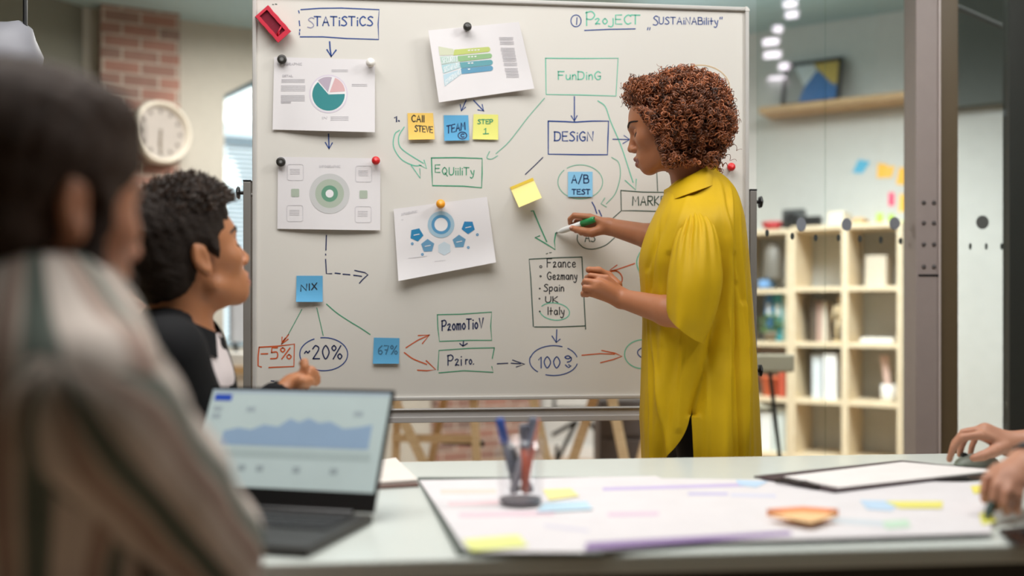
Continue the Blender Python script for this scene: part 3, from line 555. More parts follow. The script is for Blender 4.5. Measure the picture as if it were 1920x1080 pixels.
for x, u0 in ((xL, 463.5), (xR, 1412)):
    xc = B(u0, 400)[0]; top = B(u0, 341 if x == xL else 358)[2]; s = -1 if x == xL else 1
    MB().box(xc-.0105, xc+.0105, YB-.005, YB+.030, .12, top).build('post', ALU, wbd, bev=.002)
    MB().box(xc-.0108, xc+.0108, YB-.0055, YB+.0305, top+.0002, top+.005).build('post_cap', BLACK, wbd)
    MB().box(xc-.02, xc+.02, YB-.19, YB+.22, .085, .12).build('foot', ALU, wbd, bev=.006)
    for yy in (YB-.17, YB+.20):
        w_ = MB().cyl((xc-.012, yy, .04), (xc+.012, yy, .04), .04).build('caster', BLACK, wbd, bev=.004)
        MB().box(xc-.016, xc+.016, yy-.02, yy+.02, .06, .086).build('caster_fork', ALU, w_)
    for v in ((361,) if s < 0 else (378, 695)):
        z = B(u0, v)[2]; xo = xc+s*.0105; k = MB(); k.cyl((xo, YB+.01, z), (xo+s*.012, YB+.01, z), .005)
        k.lathe((xo+s*.010, YB+.01, z), (s, 0, 0), [(.006, 0), (.018, .002), (.02, .006), (.014, .010), (0, .011)], 6); k.build('clamp_knob', BLACK, wbd)
    z = B(u0, 365 if s < 0 else 381)[2]; MB().cyl((xc-s*.0105, YB+.005, z), (x+s*.0, YB+.005, z), .0055).build('pivot_bolt', ALU, wbd)
xa, xb = B(463.5, 400)[0]+.0105, B(1412, 400)[0]-.0105
m_ = MB(); z1 = B(900, 766)[2]; m_.box(xa, xb, YB-.004, YB+.028, z1-.038, z1); m_.box(xa, xb, YB-.012, YB+.0, z1-.038, z1-.022); m_.box(xa, xb, YB-.009, YB+.0, z1-.003, z1+.0005)
m_.build('crossbar', mat('bar_aluminium', (186, 182, 180), .35, .0), wbd, bev=.0015)
def mark(label, ink, polys, w=3.0, name='handwriting'):
    mb = MB(); ribbon(mb, polys, w*.8, B, .0006); o = mb.build(name, INK[ink], wbd); o['label'] = label
box_ = lambda *p: [list(p)+[p[0]]]
mark('blue handwritten word STATISTICS', 'blue', text('TATiSTiCS', 590, 699, 48, 17), 3)
mark('half wiped letter S before TATISTICS', 'faint', text('S', 577, 589, 52, 19), 2)
mark('blue box around STATISTICS with a dashed left side', 'blue', [[(564, 18), (600, 15.5), (640, 15), (711, 18), (709, 45), (710, 74), (650, 72), (605, 69), (563, 69)], [(560, 20), (561, 24)], [(561, 39), (562, 48)], [(562, 55), (562, 58)], [(561.5, 61), (561.5, 65)]], 2.6, 'drawn_box')
mark('blue arrow below STATISTICS', 'blue', arrow((618, 78), (619, 92), (621, 106), wings=((613, 93), (630, 94))), 3.4, 'drawn_arrow')
mark('blue arrow between the pie chart and the ring chart', 'blue', arrow((616, 251), (617, 279), wings=((610, 267), (623, 268))), 2.8, 'drawn_arrow')
mark('dark blue cornered arrow below the ring chart', 'navy', [[(612, 441), (611, 469)], [(610.5, 476), (610.7, 478)], [(610.5, 486), (612, 513), (622, 513)], [(628, 512), (638, 513)], [(643, 514), (656, 515)], [(663, 516), (678, 518)], [(665, 507), (684, 511), (690, 515), (680, 524), (674, 531)]], 2.6, 'drawn_arrow')
mark('green line from the MIX note to minus five', 'green', [[(566, 580), (540, 628)]], 1.6, 'drawn_line')
mark('green line from the MIX note to twenty', 'green', [[(594, 577), (606, 629)]], 1.8, 'drawn_line')
mark('green line from the MIX note to the right', 'green', [cat([(612, 570), (632, 587), (656, 603), (676, 615), (694, 627)])], 2.2, 'drawn_line')
mark('orange arrowhead above minus five', 'orange', [[(541, 627), (528, 645)], [(529, 632), (528, 645), (540, 636)], [(535, 634), (530, 640)]], 2.8, 'drawn_arrow')
mark('orange box around minus five', 'orange', [[(486, 651), (484, 668), (484, 686), (490, 688)], [(504, 689), (551, 687), (552, 645), (520, 649), (486, 651)]], 3, 'drawn_box')
mark('orange handwritten -5%', 'orange', text('-5%', 489, 546, 673, 21), 3)
mark('blue handwritten ~20%', 'navy', text('~20%', 571, 641, 673, 25), 3)
mark('blue ellipse around ~20%', 'blue', ellipse(607, 664, 45, 31, -1.7, 4.3), 2.3, 'drawn_ellipse')
mark('short stray blue dash low on the board', 'navy', [[(508, 714), (514, 714.5)]], 2, 'drawn_line')
mark('orange arrow from the 67% note up to Promotion', 'orange', [[(761, 652), (783, 638), (805, 628)], [(784, 629), (805, 628), (792, 644)]], 2.6, 'drawn_arrow')
mark('orange arrow from the 67% note down to Price', 'orange', [cat([(758, 661), (775, 673), (800, 683)]), [(799, 676), (817, 693), (800, 695), (783, 694)]], 2.8, 'drawn_arrow')
mark('teal box around Promotion', 'green', [[(820, 590), (865, 589), (922, 585), (920, 612), (922, 638), (880, 638), (824, 640), (821, 615), (820, 590)]], 2.2, 'drawn_box')
mark('dark blue handwritten word Promotion', 'navy', text('PzomoTioV', 829, 906, 620, 19, -.06), 3)
mark('small dark blue arrow between Promotion and Price', 'navy', arrow((869, 640), (868, 649), wings=((862, 644), (876, 644))), 2.8, 'drawn_arrow')
mark('teal box around Price with a gap', 'green', [[(927, 652), (880, 653), (823, 657), (821, 694)], [(927, 652), (923, 672)], [(922, 687), (925, 698), (870, 695), (823, 699)]], 2.2, 'drawn_box')
mark('dark blue handwritten half wiped word Price', 'navy', text('Pzi', 840, 865, 685, 19)+text('ro.', 873, 888, 683, 15), 2.6)
mark('blue dashed arrow from Price to 100%', 'navy', [[(932, 682), (952, 681)], [(958, 681), (976, 682)], [(961, 675), (984, 683), (968, 688)]], 2.4, 'drawn_arrow')
mark('blue ellipse around 100%', 'blue', ellipse(1038, 676, 44, 28, -2.9, -1.2)+ellipse(1039, 676, 44, 28, -.95, -.25)+ellipse(1038, 677, 45, 27, .2, 1.9)+ellipse(1038, 676, 45, 28, 2.3, 3.4), 2.3, 'drawn_ellipse')
mark('blue handwritten 100%', 'blue', text('100', 1010, 1050, 690, 21)+text('9', 1058, 1071, 679, 12)+[[(1060, 684), (1064, 688)], [(1066, 684), (1071, 686), (1066, 689)]], 2.6)
mark('blue arrow above 100%', 'blue', arrow((1044, 618), (1043, 642), wings=((1035, 630), (1050, 636))), 2.6, 'drawn_arrow')
mark('orange arrow right of 100%', 'orange', [[(1091, 666), (1125, 663), (1152, 664)], [(1128, 657), (1153, 662), (1166, 668), (1150, 674), (1126, 680)]], 2.5, 'drawn_arrow')
mark('teal ellipse half behind the yellow shirt', 'teal', ellipse(1205, 664, 34, 27), 2.2, 'drawn_ellipse')
mark('blue letter C half behind the yellow shirt', 'blue', text('C', 1195, 1212, 670, 18), 2.4)
mark('black box around the country list', 'dark', [[(1091, 482), (1050, 483), (992, 486), (995, 520), (1000, 612)], [(1002, 613), (1050, 613), (1097, 611)], [(1091, 482), (1094, 540), (1098, 617)]], 2.4, 'drawn_box')
for s, u0, u1, b, h in (('Fzance', 1026, 1079, 501, 16), ('Gezmany', 1026, 1082, 524, 14), ('Spain', 1020, 1057, 546, 13), ('UK', 1023, 1046, 567, 11), ('Italy', 1027, 1058, 590, 14)):
    mark('black handwritten list word '+s.replace('z', 'r'), 'black', text(s, u0, u1, b, h), 2.3)
mark('row of black list dots', 'black', sum([ellipse(x, y, r, r, n=8) for x, y, r in ((1014, 500, 2.2), (1013.5, 518, 1.4), (1012, 541, 1), (1011.5, 560, 1), (1012, 584, 1))], []), 1.8, 'list_dots')
mark('teal ellipse around Italy', 'teal', ellipse(1040, 584, 28, 16, -2.7, 2.9, rot=.12), 2, 'drawn_ellipse')
mark('green arrow being drawn above the country list', 'green', [[(996, 396), (1000, 395), (1012, 424), (1025, 453)], [(1012, 442), (1003, 445), (1022, 456), (1041, 468), (1039.5, 452), (1042, 437)]], 2.8, 'drawn_arrow')
mark('small stray dark marks above the country list', 'dark', [[(1024, 476), (1027, 475)], [(1030, 474), (1034, 473.5)]], 1.6, 'drawn_line')
mark('blue circled numeral 1', 'blue', ellipse(1080, 39, 9.5, 11)+[[(1082, 33), (1081, 46)]], 2.2)
mark('teal handwritten word Project', 'teal', text('P', 1100, 1115, 48, 26)+text('zojEC', 1116, 1183, 45, 17)+text('T', 1184, 1200, 45, 17), 2.6)
mark('blue underline below Project', 'blue', [[(1096, 57), (1140, 55), (1191, 54)]], 2.4, 'drawn_line')
mark('blue handwritten word Sustainability in quotes', 'blue', text(',', 1214, 1219, 53, 15)+text('S', 1225, 1234, 47, 17)+text('USTAiNABility', 1236, 1346, 45, 13, .01)+text('"', 1350, 1354, 45, 13), 2.2)
mark('orange arc half behind the curly hair', 'sand', ellipse(1312, 165, 56, 43, -1.9, .9), 1.6, 'drawn_ellipse')
mark('blue handwritten letters and question mark beside the curly hair', 'blue', text('AS?', 1321, 1357, 166, 18, -.0), 2.2)
mark('teal box around Funding', 'teal', [[(1023, 109), (1090, 109.5), (1159, 109), (1155, 180), (1090, 178), (1024, 177), (1023, 109)]], 2.2, 'drawn_box')
mark('teal handwritten word Funding', 'teal', text('FunDinG', 1047, 1126, 149, 15), 2.4)
mark('blue arrow from Funding to Design', 'blue', arrow((1077, 181), (1077, 227), wings=((1071, 217), (1082, 217))), 2.6, 'drawn_arrow')
mark('long green arrow from Funding to Market', 'teal', [cat([(1121, 189), (1135, 200), (1145, 228), (1165, 275), (1187, 342)]), [(1172, 338), (1192, 356), (1193, 336)]], 2.2, 'drawn_arrow')
mark('long pale green curve from Funding to Equality', 'palegreen', [cat([(1021, 184), (990, 220), (955, 265), (930, 288)]), cat([(918, 284), (913, 296), (922, 298), (933, 292)])], 2, 'drawn_arrow')
mark('blue box around Design', 'blue', [[(1028, 227), (1060, 228), (1078, 229), (1110, 227), (1141, 227), (1140, 258), (1139, 290), (1090, 290), (1028, 289), (1028, 227)]], 3, 'drawn_box')
mark('blue handwritten word Design', 'blue', text('DESiGN', 1040, 1112, 264, 17), 2.8)
mark('blue arrow right of Design', 'blue', [[(1149, 261), (1180, 261.5)], [(1170, 254), (1181, 261.5), (1168, 269)]], 2.2, 'drawn_arrow')
mark('short dark blue line left under Design', 'navy', [[(1018, 295), (1003, 310), (985, 327)]], 2.2, 'drawn_line')
mark('thin teal ellipse around the A/B test note', 'palegreen', ellipse(1088, 341, 42, 32, -2.2, 3.9), 1.8, 'drawn_ellipse')
mark('pale green curved arrow right of the A/B test note', 'palegreen', [cat([(1147, 295), (1160, 305), (1163, 330), (1154, 362), (1137, 382)]), [(1134, 371), (1127, 382), (1137, 388)]], 1.9, 'drawn_arrow')
mark('two short blue lines above the writing hand', 'blue', [[(1110, 379), (1115, 388), (1119, 400)], [(1123, 394), (1128, 405)]], 2.6, 'drawn_line')
mark('dark green box around Market', 'dark', [[(1164, 357), (1205, 360), (1290, 361), (1290, 398), (1190, 395), (1165, 395), (1164, 357)]], 2.2, 'drawn_box')
mark('dark handwritten word Market', 'dark', text('MARKET', 1186, 1262, 385, 17), 2.4)
mark('dark line from above down to Market', 'dark', [[(1231, 310), (1233, 358)]], 1.8, 'drawn_line')
mark('dark line from Market down to the writing hand', 'dark', [[(1164, 396), (1147, 411)]], 2, 'drawn_line')
mark('dark arc under the writing hand', 'dark', [cat([(1083, 440), (1083, 452), (1094, 464), (1112, 467), (1135, 460), (1152, 446)]), [(1154, 445), (1159, 440)]], 2, 'drawn_ellipse')
mark('dark letters half hidden by the writing hand', 'dark', text('AS', 1097, 1116, 453, 17), 2.2)
mark('orange arrow behind the left hand', 'orange', [[(1190, 494), (1158, 505), (1137, 510)], [(1157, 497), (1144, 506), (1157, 508)], cat([(1144, 509), (1158, 509), (1166, 518), (1166, 528), (1160, 537)])], 2.6, 'drawn_arrow')
mark('teal arc half behind the yellow shirt beside the left hand', 'teal', [cat([(1200, 473), (1194, 488), (1196, 503), (1203, 515)])], 2.2, 'drawn_ellipse')
mark('teal box around Equality', 'green', [[(809, 296), (855, 295.5), (904, 297), (904, 325), (903, 352), (870, 349), (811, 348), (810, 325), (809, 296)]], 2.6, 'drawn_box')
mark('teal handwritten word Equality', 'green', text('E', 816, 825, 323, 14)+text('QUiiliTy', 829, 889, 328, 14), 2.2)
mark('double teal curved arrow from the number one', 'teal', [cat([(749, 244), (740, 252), (738, 275), (752, 298), (775, 310), (790, 310)]), [(771, 310), (788, 334), (787, 316)], cat([(758, 238), (748, 255), (749, 273), (762, 286), (794, 306)]), [(795, 300), (800, 316), (786, 309)]], 2.1, 'drawn_arrow')
mark('dark blue numeral 1 with a dot', 'navy', text('1', 740, 743.5, 228, 10)+[[(747, 226), (748.6, 227)]], 3)
mark('blue arrow from the green chart to the TEAM note', 'blue', arrow((874, 188), (865, 208), wings=((863, 196), (873, 201))), 2.4, 'drawn_arrow')
mark('blue arrow from the green chart to the STEP note', 'blue', arrow((888, 188), (907, 208), wings=((896, 206), (904, 196))), 2.4, 'drawn_arrow')
mark('stray dark marks at the red eraser', 'dark', [[(511, 8), (513, 8.4)], [(516, 7.5), (519, 8)]], 1.8, 'drawn_line')
# ------------------------------------------------------------------ sheets and notes on the board
class Sheet:
    def __init__(s, name, q, m, label, c, lift, group=None, nu=14, nv=12, thick=.0004, extra=0):
        s.q = [np.array(p, float) for p in q]; s.lift = lift; s.base = .0012+extra         # corners: top-left, top-right, bottom-right, bottom-left
        mb = MB(); mb.grid([[s.at(a, b) for a in np.linspace(0, 1, nu)] for b in np.linspace(0, 1, nv)])
        s.root = tag(mb.build(name, m, None, True, solid=thick), label, c, group)
    def at(s, a, b, off=0):
        a_ = min(max(a, 0), 1); b_ = min(max(b, 0), 1); tl, tr, br, bl = s.q; p = (tl*(1-a)+tr*a)*(1-b)+(bl*(1-a)+br*a)*b
        return B(p[0], p[1], s.base+s.lift(a_, b_)+off)
    def px(s, u, v, off):                                    # bilinear inverse by a few Newton steps
        a = b = .5; tl, tr, br, bl = s.q; t = np.array([u, v], float)
        for _ in range(8):
            p = (tl*(1-a)+tr*a)*(1-b)+(bl*(1-a)+br*a)*b-t; ja = (tr-tl)*(1-b)+(br-bl)*b; jb = (bl-tl)*(1-a)+(br-tr)*a
            d = np.linalg.solve(np.stack([ja, jb], 1), p); a -= d[0]; b -= d[1]
        return s.at(a, b, off)
    def write(s, label, m, polys, w, name='handwriting', off=.0008):
        mb = MB(); ribbon(mb, polys, w, s.px, off); o = mb.build(name, m, s.root); o['label'] = label; return o
    def fill(s, label, m, polys, name, off=.0008, rings=4):
        mb = MB()
        for pl in polys:
            pl = [np.array(q, float) for q in pl]; c = sum(pl)/len(pl); ring = []
            for p, q in zip(pl, pl[1:]+pl[:1]):
                k = max(1, int(np.linalg.norm(q-p)/5)); ring += [p+(q-p)*i/k for i in range(k)]
            mb.grid([[s.px(*(c+(p-c)*max(r, 1e-3)), off) for p in ring] for r in np.linspace(0, 1, rings+1)], loop=True)
        o = mb.build(name, m, s.root); o['label'] = label; return o
    def annulus(s, label, m, cx, cy, r0, r1, name, off=.0008, a0=0, a1=2*PI, n=48):
        mb = MB(); mb.grid([[s.px(cx+r*math.cos(a), cy+r*math.sin(a), off) for a in np.linspace(a0, a1, n)] for r in np.linspace(r0, r1, 4)])
        o = mb.build(name, m, s.root); o['label'] = label; return o
PAPER = mat('printer_paper', (233, 229, 231), .75, var=.01); PR = lambda n, c: mat('print_'+n, c, .7, var=.03)
GREYP = PR('grey', (196, 193, 198)); LGREY = PR('light_grey', (214, 211, 215))
def lines(u0, u1, vs, du=0): return [[(u0+du*(v-vs[0]), v), (u1+du*(v-vs[0]), v+(u1-u0)*.0)] for v in vs]
s1 = Sheet('chart_sheet', [(514, 107), (703, 112), (703, 248), (511, 243)], PAPER, 'printed pie chart sheet held by a black and white magnet', 'paper sheet', lambda a, b: .004+.012*b*b*abs(math.sin(2.6*a-.2))+.004*math.sin(PI*a)*(1-b), 'chart sheets on the whiteboard')
def sector(cx, cy, r, a0, a1): return [(cx, cy)]+[(cx+r*math.cos(a), cy+r*math.sin(a)) for a in np.linspace(a0, a1, 24)]
def sector_fill(s, label, m, cx, cy, r, a0, a1, off):
    mb = MB(); mb.grid([[s.px(cx+q*math.cos(a), cy+q*math.sin(a), off) for a in np.linspace(a0, a1, 30)] for q in np.linspace(.3, r, 6)]); o = mb.build('pie_slice', m, s.root); o['label'] = label
s1.annulus('pale halo of the pie chart', PR('halo', (222, 212, 226)), 616, 176, 31, 36, 'pie_halo', .0007); s1.annulus('white ring of the pie chart', PR('white', (240, 238, 240)), 616, 176, 1, 33.5, 'pie_ring', .0009)
sector_fill(s1, 'teal slice of the pie chart', PR('pie_teal', (50, 138, 142)), 616, 177, 30.5, -.03, PI+.86, .0012)
sector_fill(s1, 'mauve slice of the pie chart', PR('pie_mauve', (186, 172, 188)), 615, 173, 29, PI+.87, PI+1.83, .0012)
sector_fill(s1, 'pink slice of the pie chart', PR('pie_pink', (222, 180, 182)), 618, 173, 29, PI+1.93, 2*PI-.06, .0012)
s1.write('grey text lines on the pie chart sheet', GREYP, lines(528, 571, [149, 151.5, 154], 0)+lines(527, 572, [161, 164, 167, 170], 0)+lines(527, 571, [179, 181.5, 184, 186.5, 189], 0)+lines(527, 545, [191, 193], 0)+lines(622, 652, [131, 134], 0)+lines(660, 688, [158, 161], 0)+lines(620, 653, [219, 222, 225], 0)+text('IN', 604, 613, 223, 4), 1.1, 'printed_text')
s1.write('grey heading on the pie chart sheet', GREYP, text('INFOGRAPHIC', 520, 566, 122, 4)+text('DETAiL', 530, 549, 144, 3.5), .9, 'printed_text')
s2 = Sheet('chart_sheet', [(521, 294), (713, 297), (713, 432), (520, 429)], PAPER, 'printed ring chart sheet held by a black and red magnet', 'paper sheet', lambda a, b: .003+.008*b*b*abs(math.sin(2.8*a))+.004*math.sin(PI*a)*(1-b), 'chart sheets on the whiteboard')
s2.annulus('outer grey ring of the ring chart', PR('ring_outer', (206, 206, 206)), 618, 363, 27, 37.5, 'chart_ring'); s2.annulus('sage ring of the ring chart', PR('ring_sage', (178, 190, 174)), 618, 363, 15.5, 27, 'chart_ring'); s2.annulus('green inner ring of the ring chart', PR('ring_green', (104, 156, 130)), 618, 363, 7.5, 15.5, 'chart_ring'); s2.annulus('white centre of the ring chart', PR('white', (240, 238, 240)), 618, 363, .3, 7.5, 'chart_ring')
def rrect(u0, v0, u1, v1, r=4): return [(cx+r*math.cos(a), cy+r*math.sin(a)) for cx, cy, b0 in ((u1-r, v1-r, 0), (u0+r, v1-r, PI/2), (u0+r, v0+r, PI), (u1-r, v0+r, 1.5*PI)) for a in np.linspace(b0, b0+PI/2, 5)]
for u, v, w in ((539, 308, 'upper left'), (667, 311, 'upper right'), (538, 385, 'lower left'), (666, 387, 'lower right')):
    q = rrect(u, v, u+30, v+30); s2.write(w+' outlined text box of the ring chart', LGREY, [q+[q[0]]]+lines(u+5, u+23, [v+9, v+12, v+15, v+18]), 1, 'text_box')
for u, v, w in ((546, 354, 'left'), (674, 357, 'right')): s2.fill(w+' sage square of the ring chart', PR('ring_sage', (168, 180, 160)), [rrect(u, v, u+15, v+15, 2)], 'square_icon')
s2.write('grey heading of the ring chart', LGREY, text('INFOGRAPHIC', 599, 638, 314, 4), 1, 'printed_text')
s3 = Sheet('chart_sheet', [(803, 57), (973, 41), (1002, 166), (823, 192)], PAPER, 'tilted sheet with green and blue bars under one dark magnet', 'paper sheet', lambda a, b: .004+.045*max(0, .45-a)**1.6*1.8+.03*max(0, b-.5)**2*a+.07*max(0, a-.62)**2, 'chart sheets on the whiteboard', 22, 14)
bars = [([(852, 93), (913, 88), (916, 97), (850, 104)], (196, 208, 120), 'yellow green'), ([(857, 105), (917, 100), (919, 109), (860, 116)], (150, 190, 140), 'sage green'), ([(862, 117), (918, 112), (920, 122), (864, 128)], (104, 166, 176), 'teal blue'), ([(864, 128.5), (919, 123), (920, 133), (866, 139)], (100, 158, 190), 'blue')]
for q, c, n in bars:
    e = np.array(q[1], float); f = np.array(q[2], float); m = (e+f)/2; r = np.linalg.norm(f-e)/2; a0 = math.atan2(*(e-f)[::-1])
    s3.fill(n+' bar of the bar chart', PR('bar_'+n.replace(' ', '_'), c), [[q[0], q[1]]+[(m[0]+r*math.cos(a), m[1]+r*math.sin(a)) for a in np.linspace(a0, a0+PI, 8)][1:-1]+[q[2], q[3]]], 'chart_bar', .0009, 5)
    k = (q[0][1]+q[3][1])/2-3; s3.write('white dots on the %s bar' % n, PR('white', (240, 238, 240)), [[(x, k+i*-.3-1), (x+2.5, k-.3*i-1.2)] for i, x in enumerate((878, 884, 890, 896)[:{'y': 4, 's': 3, 't': 2, 'b': 1}[n[0]]])], 2, 'dot_row', .0013)
left = [([(822, 87), (850, 92), (852, 103), (824, 104)], (212, 216, 190), 'EQUALITY'), ([(825, 106), (856, 105), (859, 116), (828, 121)], (190, 214, 204), 'SECURITY'), ([(828, 122), (861, 117), (863, 127), (831, 138)], (176, 212, 218), 'SUSTAINABLE'), ([(831, 140), (863, 130), (866, 138), (834, 162)], (190, 216, 228), 'GOVERNANCE')]
for i, (q, c, wd) in enumerate(left):
    s3.fill('tinted side panel of the bar chart', PR('panel_%d' % i, c), [q], 'chart_panel', .0008)
    if i: (a, b, c2, d) = q; b0 = d[1]-2; sl = (c2[1]-d[1])/(c2[0]-d[0]); s3.write('white outlined word on the side panel', PR('word', (236, 244, 246)), text({'EQUALITY': 'EQUiTY'}.get(wd, wd), d[0]+1, c2[0]-1, b0, 10, sl), 1.1, 'printed_text', .0014)
s3.write('grey text column of the bar chart sheet', GREYP, sum([lines(936+k*1.5, 962+k*1.2, [v, v+2.4, v+4.8]) for k, v in enumerate((70, 78, 90, 97, 104, 110, 118, 128, 134, 140))], []), .9, 'printed_text')
s4 = Sheet('chart_sheet', [(738, 392), (913, 369), (930, 492), (747, 527)], PAPER, 'tilted sheet with blue pentagons under an orange magnet', 'paper sheet', lambda a, b: .004+.09*max(0, b-.62)**2+.10*max(0, a-.7)**2*b+.08*max(0, .35-a)**2*b, 'chart sheets on the whiteboard', 20, 16)
s4.annulus('pale blue outer ring of the pentagon chart', PR('ring_pale', (166, 196, 214)), 827, 421, 18, 25, 'chart_ring'); s4.annulus('blue ring of the pentagon chart', PR('ring_blue', (86, 152, 196)), 827, 421, 12.5, 18, 'chart_ring', .0010); s4.annulus('white centre of the pentagon chart', PR('white', (240, 238, 240)), 827, 421, .3, 12.5, 'chart_ring')
def ngon(cx, cy, r, n, a): return [(cx+r*math.cos(a+2*PI*i/n), cy+r*math.sin(a+2*PI*i/n)) for i in range(n)]
for cx, cy, a, c, w in ((781, 440, .1, (34, 132, 180), 'deep blue pentagon at the left'), (802, 461, -1.6, (104, 156, 192), 'light blue pentagon at the lower left'), (861, 453, -1.6, (104, 156, 190), 'light blue pentagon at the lower right'), (878, 426, 1.6, (38, 130, 184), 'deep blue pentagon at the right')):
    s4.fill(w, PR('pent_%d' % cx, c), [ngon(cx, cy, 13, 5, a)], 'pentagon'); s4.write('white caption on the '+w, PR('white', (240, 238, 240)), [[(cx-5, cy+1), (cx+5, cy-1)]], 1.4, 'caption', .0013)
s4.fill('pale grey-blue hexagon', PR('hexagon', (204, 218, 228)), [ngon(833, 466, 13, 6, .5)], 'hexagon')
for cx, cy in ((773, 457), (792, 477), (878, 464), (895, 440)): s4.annulus('tiny ring icon', PR('ring_blue', (96, 140, 180)), cx, cy, .8, 2.6, 'ring_icon', n=14)
s4.write('grey heading of the pentagon chart', LGREY, text('INFOGRAPHIC', 753, 782, 404, 4, -.2)+[[(753, 412), (756, 411.7)], [(766, 484), (800, 480)], [(815, 490), (835, 488)]], 1, 'printed_text')
NT = lambda n, c: mat('note_'+n, c, .75, var=.03)
curl = lambda k, c=0: (lambda a, b: .0004+k*b**3+c*a*b*b)
n1 = Sheet('sticky_note', [(764, 212), (812, 212), (815, 261), (766, 262)], NT('amber', (246, 204, 104)), 'amber note reading CALL STEVE', 'sticky note', curl(.008), 'sticky notes on the whiteboard')
n1.write('black handwriting', INK['black'], text('CAll', 772, 795, 228, 12, .02)+text('STEVE', 778, 811, 246, 11, .08), 1.9)
n2 = Sheet('sticky_note', [(832, 216), (878, 216), (880, 263), (833, 264)], NT('blue', (96, 174, 220)), 'blue note reading TEAM', 'sticky note', curl(.006), 'sticky notes on the whiteboard')
n2.write('dark blue handwriting', INK['navy'], text('TEAM', 838, 872, 250, 14, -.22)+ellipse(867, 254, 8, 6.4)+text('C', 864, 870, 257, 6), 2)
n3 = Sheet('sticky_note', [(888, 214), (934, 215), (934, 262), (886, 261)], NT('lemon', (238, 236, 130)), 'lemon yellow note reading STEP 1', 'sticky note', curl(.004), 'sticky notes on the whiteboard')
n3.write('green handwriting', INK['green'], text('STEP', 896, 924, 232, 8)+[[(908, 243), (911, 240), (910.5, 250)], [(906, 251), (916, 250.5)]], 1.7)
n4 = Sheet('sticky_note', [(956, 351), (999, 333), (1016, 371), (973, 389)], NT('pale_yellow', (250, 232, 150)), 'blank pale yellow note with a curled bottom', 'sticky note', lambda a, b: .0005+(.05*max(0, b-.14)**1.4 if b > .14 else 0), 'sticky notes on the whiteboard', 10, 22)
n4.fill('deeper yellow glue strip', NT('strip', (240, 206, 70)), [[(956, 351), (999, 333), (1001, 338), (958.5, 356)]], 'glue_strip')
n5 = Sheet('sticky_note', [(1065, 322), (1111, 322), (1111, 369), (1065, 369)], NT('sky', (140, 202, 238)), 'blue note reading A/B TEST inside a thin ellipse', 'sticky note', curl(.002), 'sticky notes on the whiteboard')
n5.write('dark blue handwriting', INK['navy'], text('A/B', 1072, 1103, 343, 15)+text('TEST', 1073, 1106, 364, 9), 2)
n6 = Sheet('sticky_note', [(556, 517), (605, 517), (605, 566), (555, 566)], NT('blue', (84, 166, 212)), 'blue note reading MIX', 'sticky note', curl(.012, -.004), 'sticky notes on the whiteboard')
n6.write('dark handwriting', INK['black'], text('NIX', 564, 594, 546, 12, -.12), 2)
n7 = Sheet('sticky_note', [(701, 633), (749, 634), (748, 682), (699, 682)], NT('blue', (84, 166, 212)), 'blue note reading 67% beside the orange arrows', 'sticky note', curl(.006), 'sticky notes on the whiteboard')
n7.write('faint dark handwriting', mat('ink_fade', (66, 116, 150), .5), text('67%', 709, 745, 664, 16), 2)
# magnets
def magnet(u, v, r, c, label, off=.004, dome=False):
    o = B(u, v, off); R_ = r/650
    pr = [(R_*.93, 0), (R_, .002), (R_, .006), (R_*.85, .0085), (R_*.6, .009), (0, .0085)] if not dome else [(R_*.7, 0), (R_*.75, .006), (R_, .009), (R_*.95, .014), (R_*.5, .018), (0, .019)]
    t = thing('board_magnet', label, 'magnet', o, 'round magnets on the whiteboard'); m = mat('magnet_%02x%02x%02x' % c, c, .35)
    MB().lathe(o, (0, -1, 0), pr, 28).build('magnet_body', m, t, True)
    MB().lathe(o+np.array([0, off-.0012, 0]), (0, -1, 0), [(R_*.7, 0), (R_*.7, off), (0, off)], 20).build('magnet_disc', ALU, t)
magnet(529, 112, 8.5, (48, 46, 42), 'black magnet on upper left corner of the pie chart', .012); magnet(695, 119, 8.5, (236, 232, 226), 'white magnet on the upper right corner of the pie chart', .014, True)
magnet(876, 52, 8, (58, 57, 55), 'dark grey magnet on top of the tilted bar chart', .014, True); magnet(527, 304, 8.5, (48, 46, 42), 'black magnet on the ring chart corner', .011)
magnet(705, 302, 7.8, (214, 34, 40), 'red magnet on the ring chart corner', .013, True); magnet(826, 383, 8.5, (248, 166, 40), 'orange magnet on the pentagon chart', .015, True); magnet(1369, 314, 8, (222, 34, 40), 'red magnet on bare board right of the curly hair', .006, True)
# eraser
er = thing('board_eraser', 'red framed eraser stuck at the upper left of the whiteboard', 'eraser', B(512, 45))
ec, ex, ey = np.array([512, 45.]), np.array([47, 53])/70.8, None; ey = np.array([-ex[1], ex[0]]); 
def ep(a, b, off): q = ec+ex*a+ey*b; return B(q[0], q[1], off)
def eoutline(w, h, n=28, rip=0):
    pts = []
    for (a0, b0), (a1, b1) in (((-h, -w), (h, -w)), ((h, -w), (h, w)), ((h, w), (-h, w)), ((-h, w), (-h, -w))):
        for t in np.linspace(0, 1, 12, endpoint=False):
            r = rip*math.sin(t*6*PI)*(abs(a1-a0) > 1); pts.append((a0+(a1-a0)*t, b0+(b1-b0)*t+(r if b0 > 0 else -r)))
    return pts
ERED = mat('eraser_red', (206, 28, 58), .5); m_ = MB(); o_ = eoutline(16.5, 33, rip=.4); i_ = [(a*.78-2, b*.55) for a, b in o_]
m_.grid([[ep(a, b, .0095) for a, b in o_], [ep(a, b, .026) for a, b in o_], [ep(a*.98, b*.95, .030) for a, b in o_], [ep(a, b, .030) for a, b in i_], [ep(a, b, .024) for a, b in i_]], loop=True); m_.build('eraser_frame', ERED, er)
m_ = MB(); m_.grid([[ep(a, b, .0245) for a, b in i_], [ep(a*.01, b*.01, .0245) for a, b in i_]], loop=True); m_.build('eraser_felt', mat('eraser_felt', (120, 22, 44), .9), er)
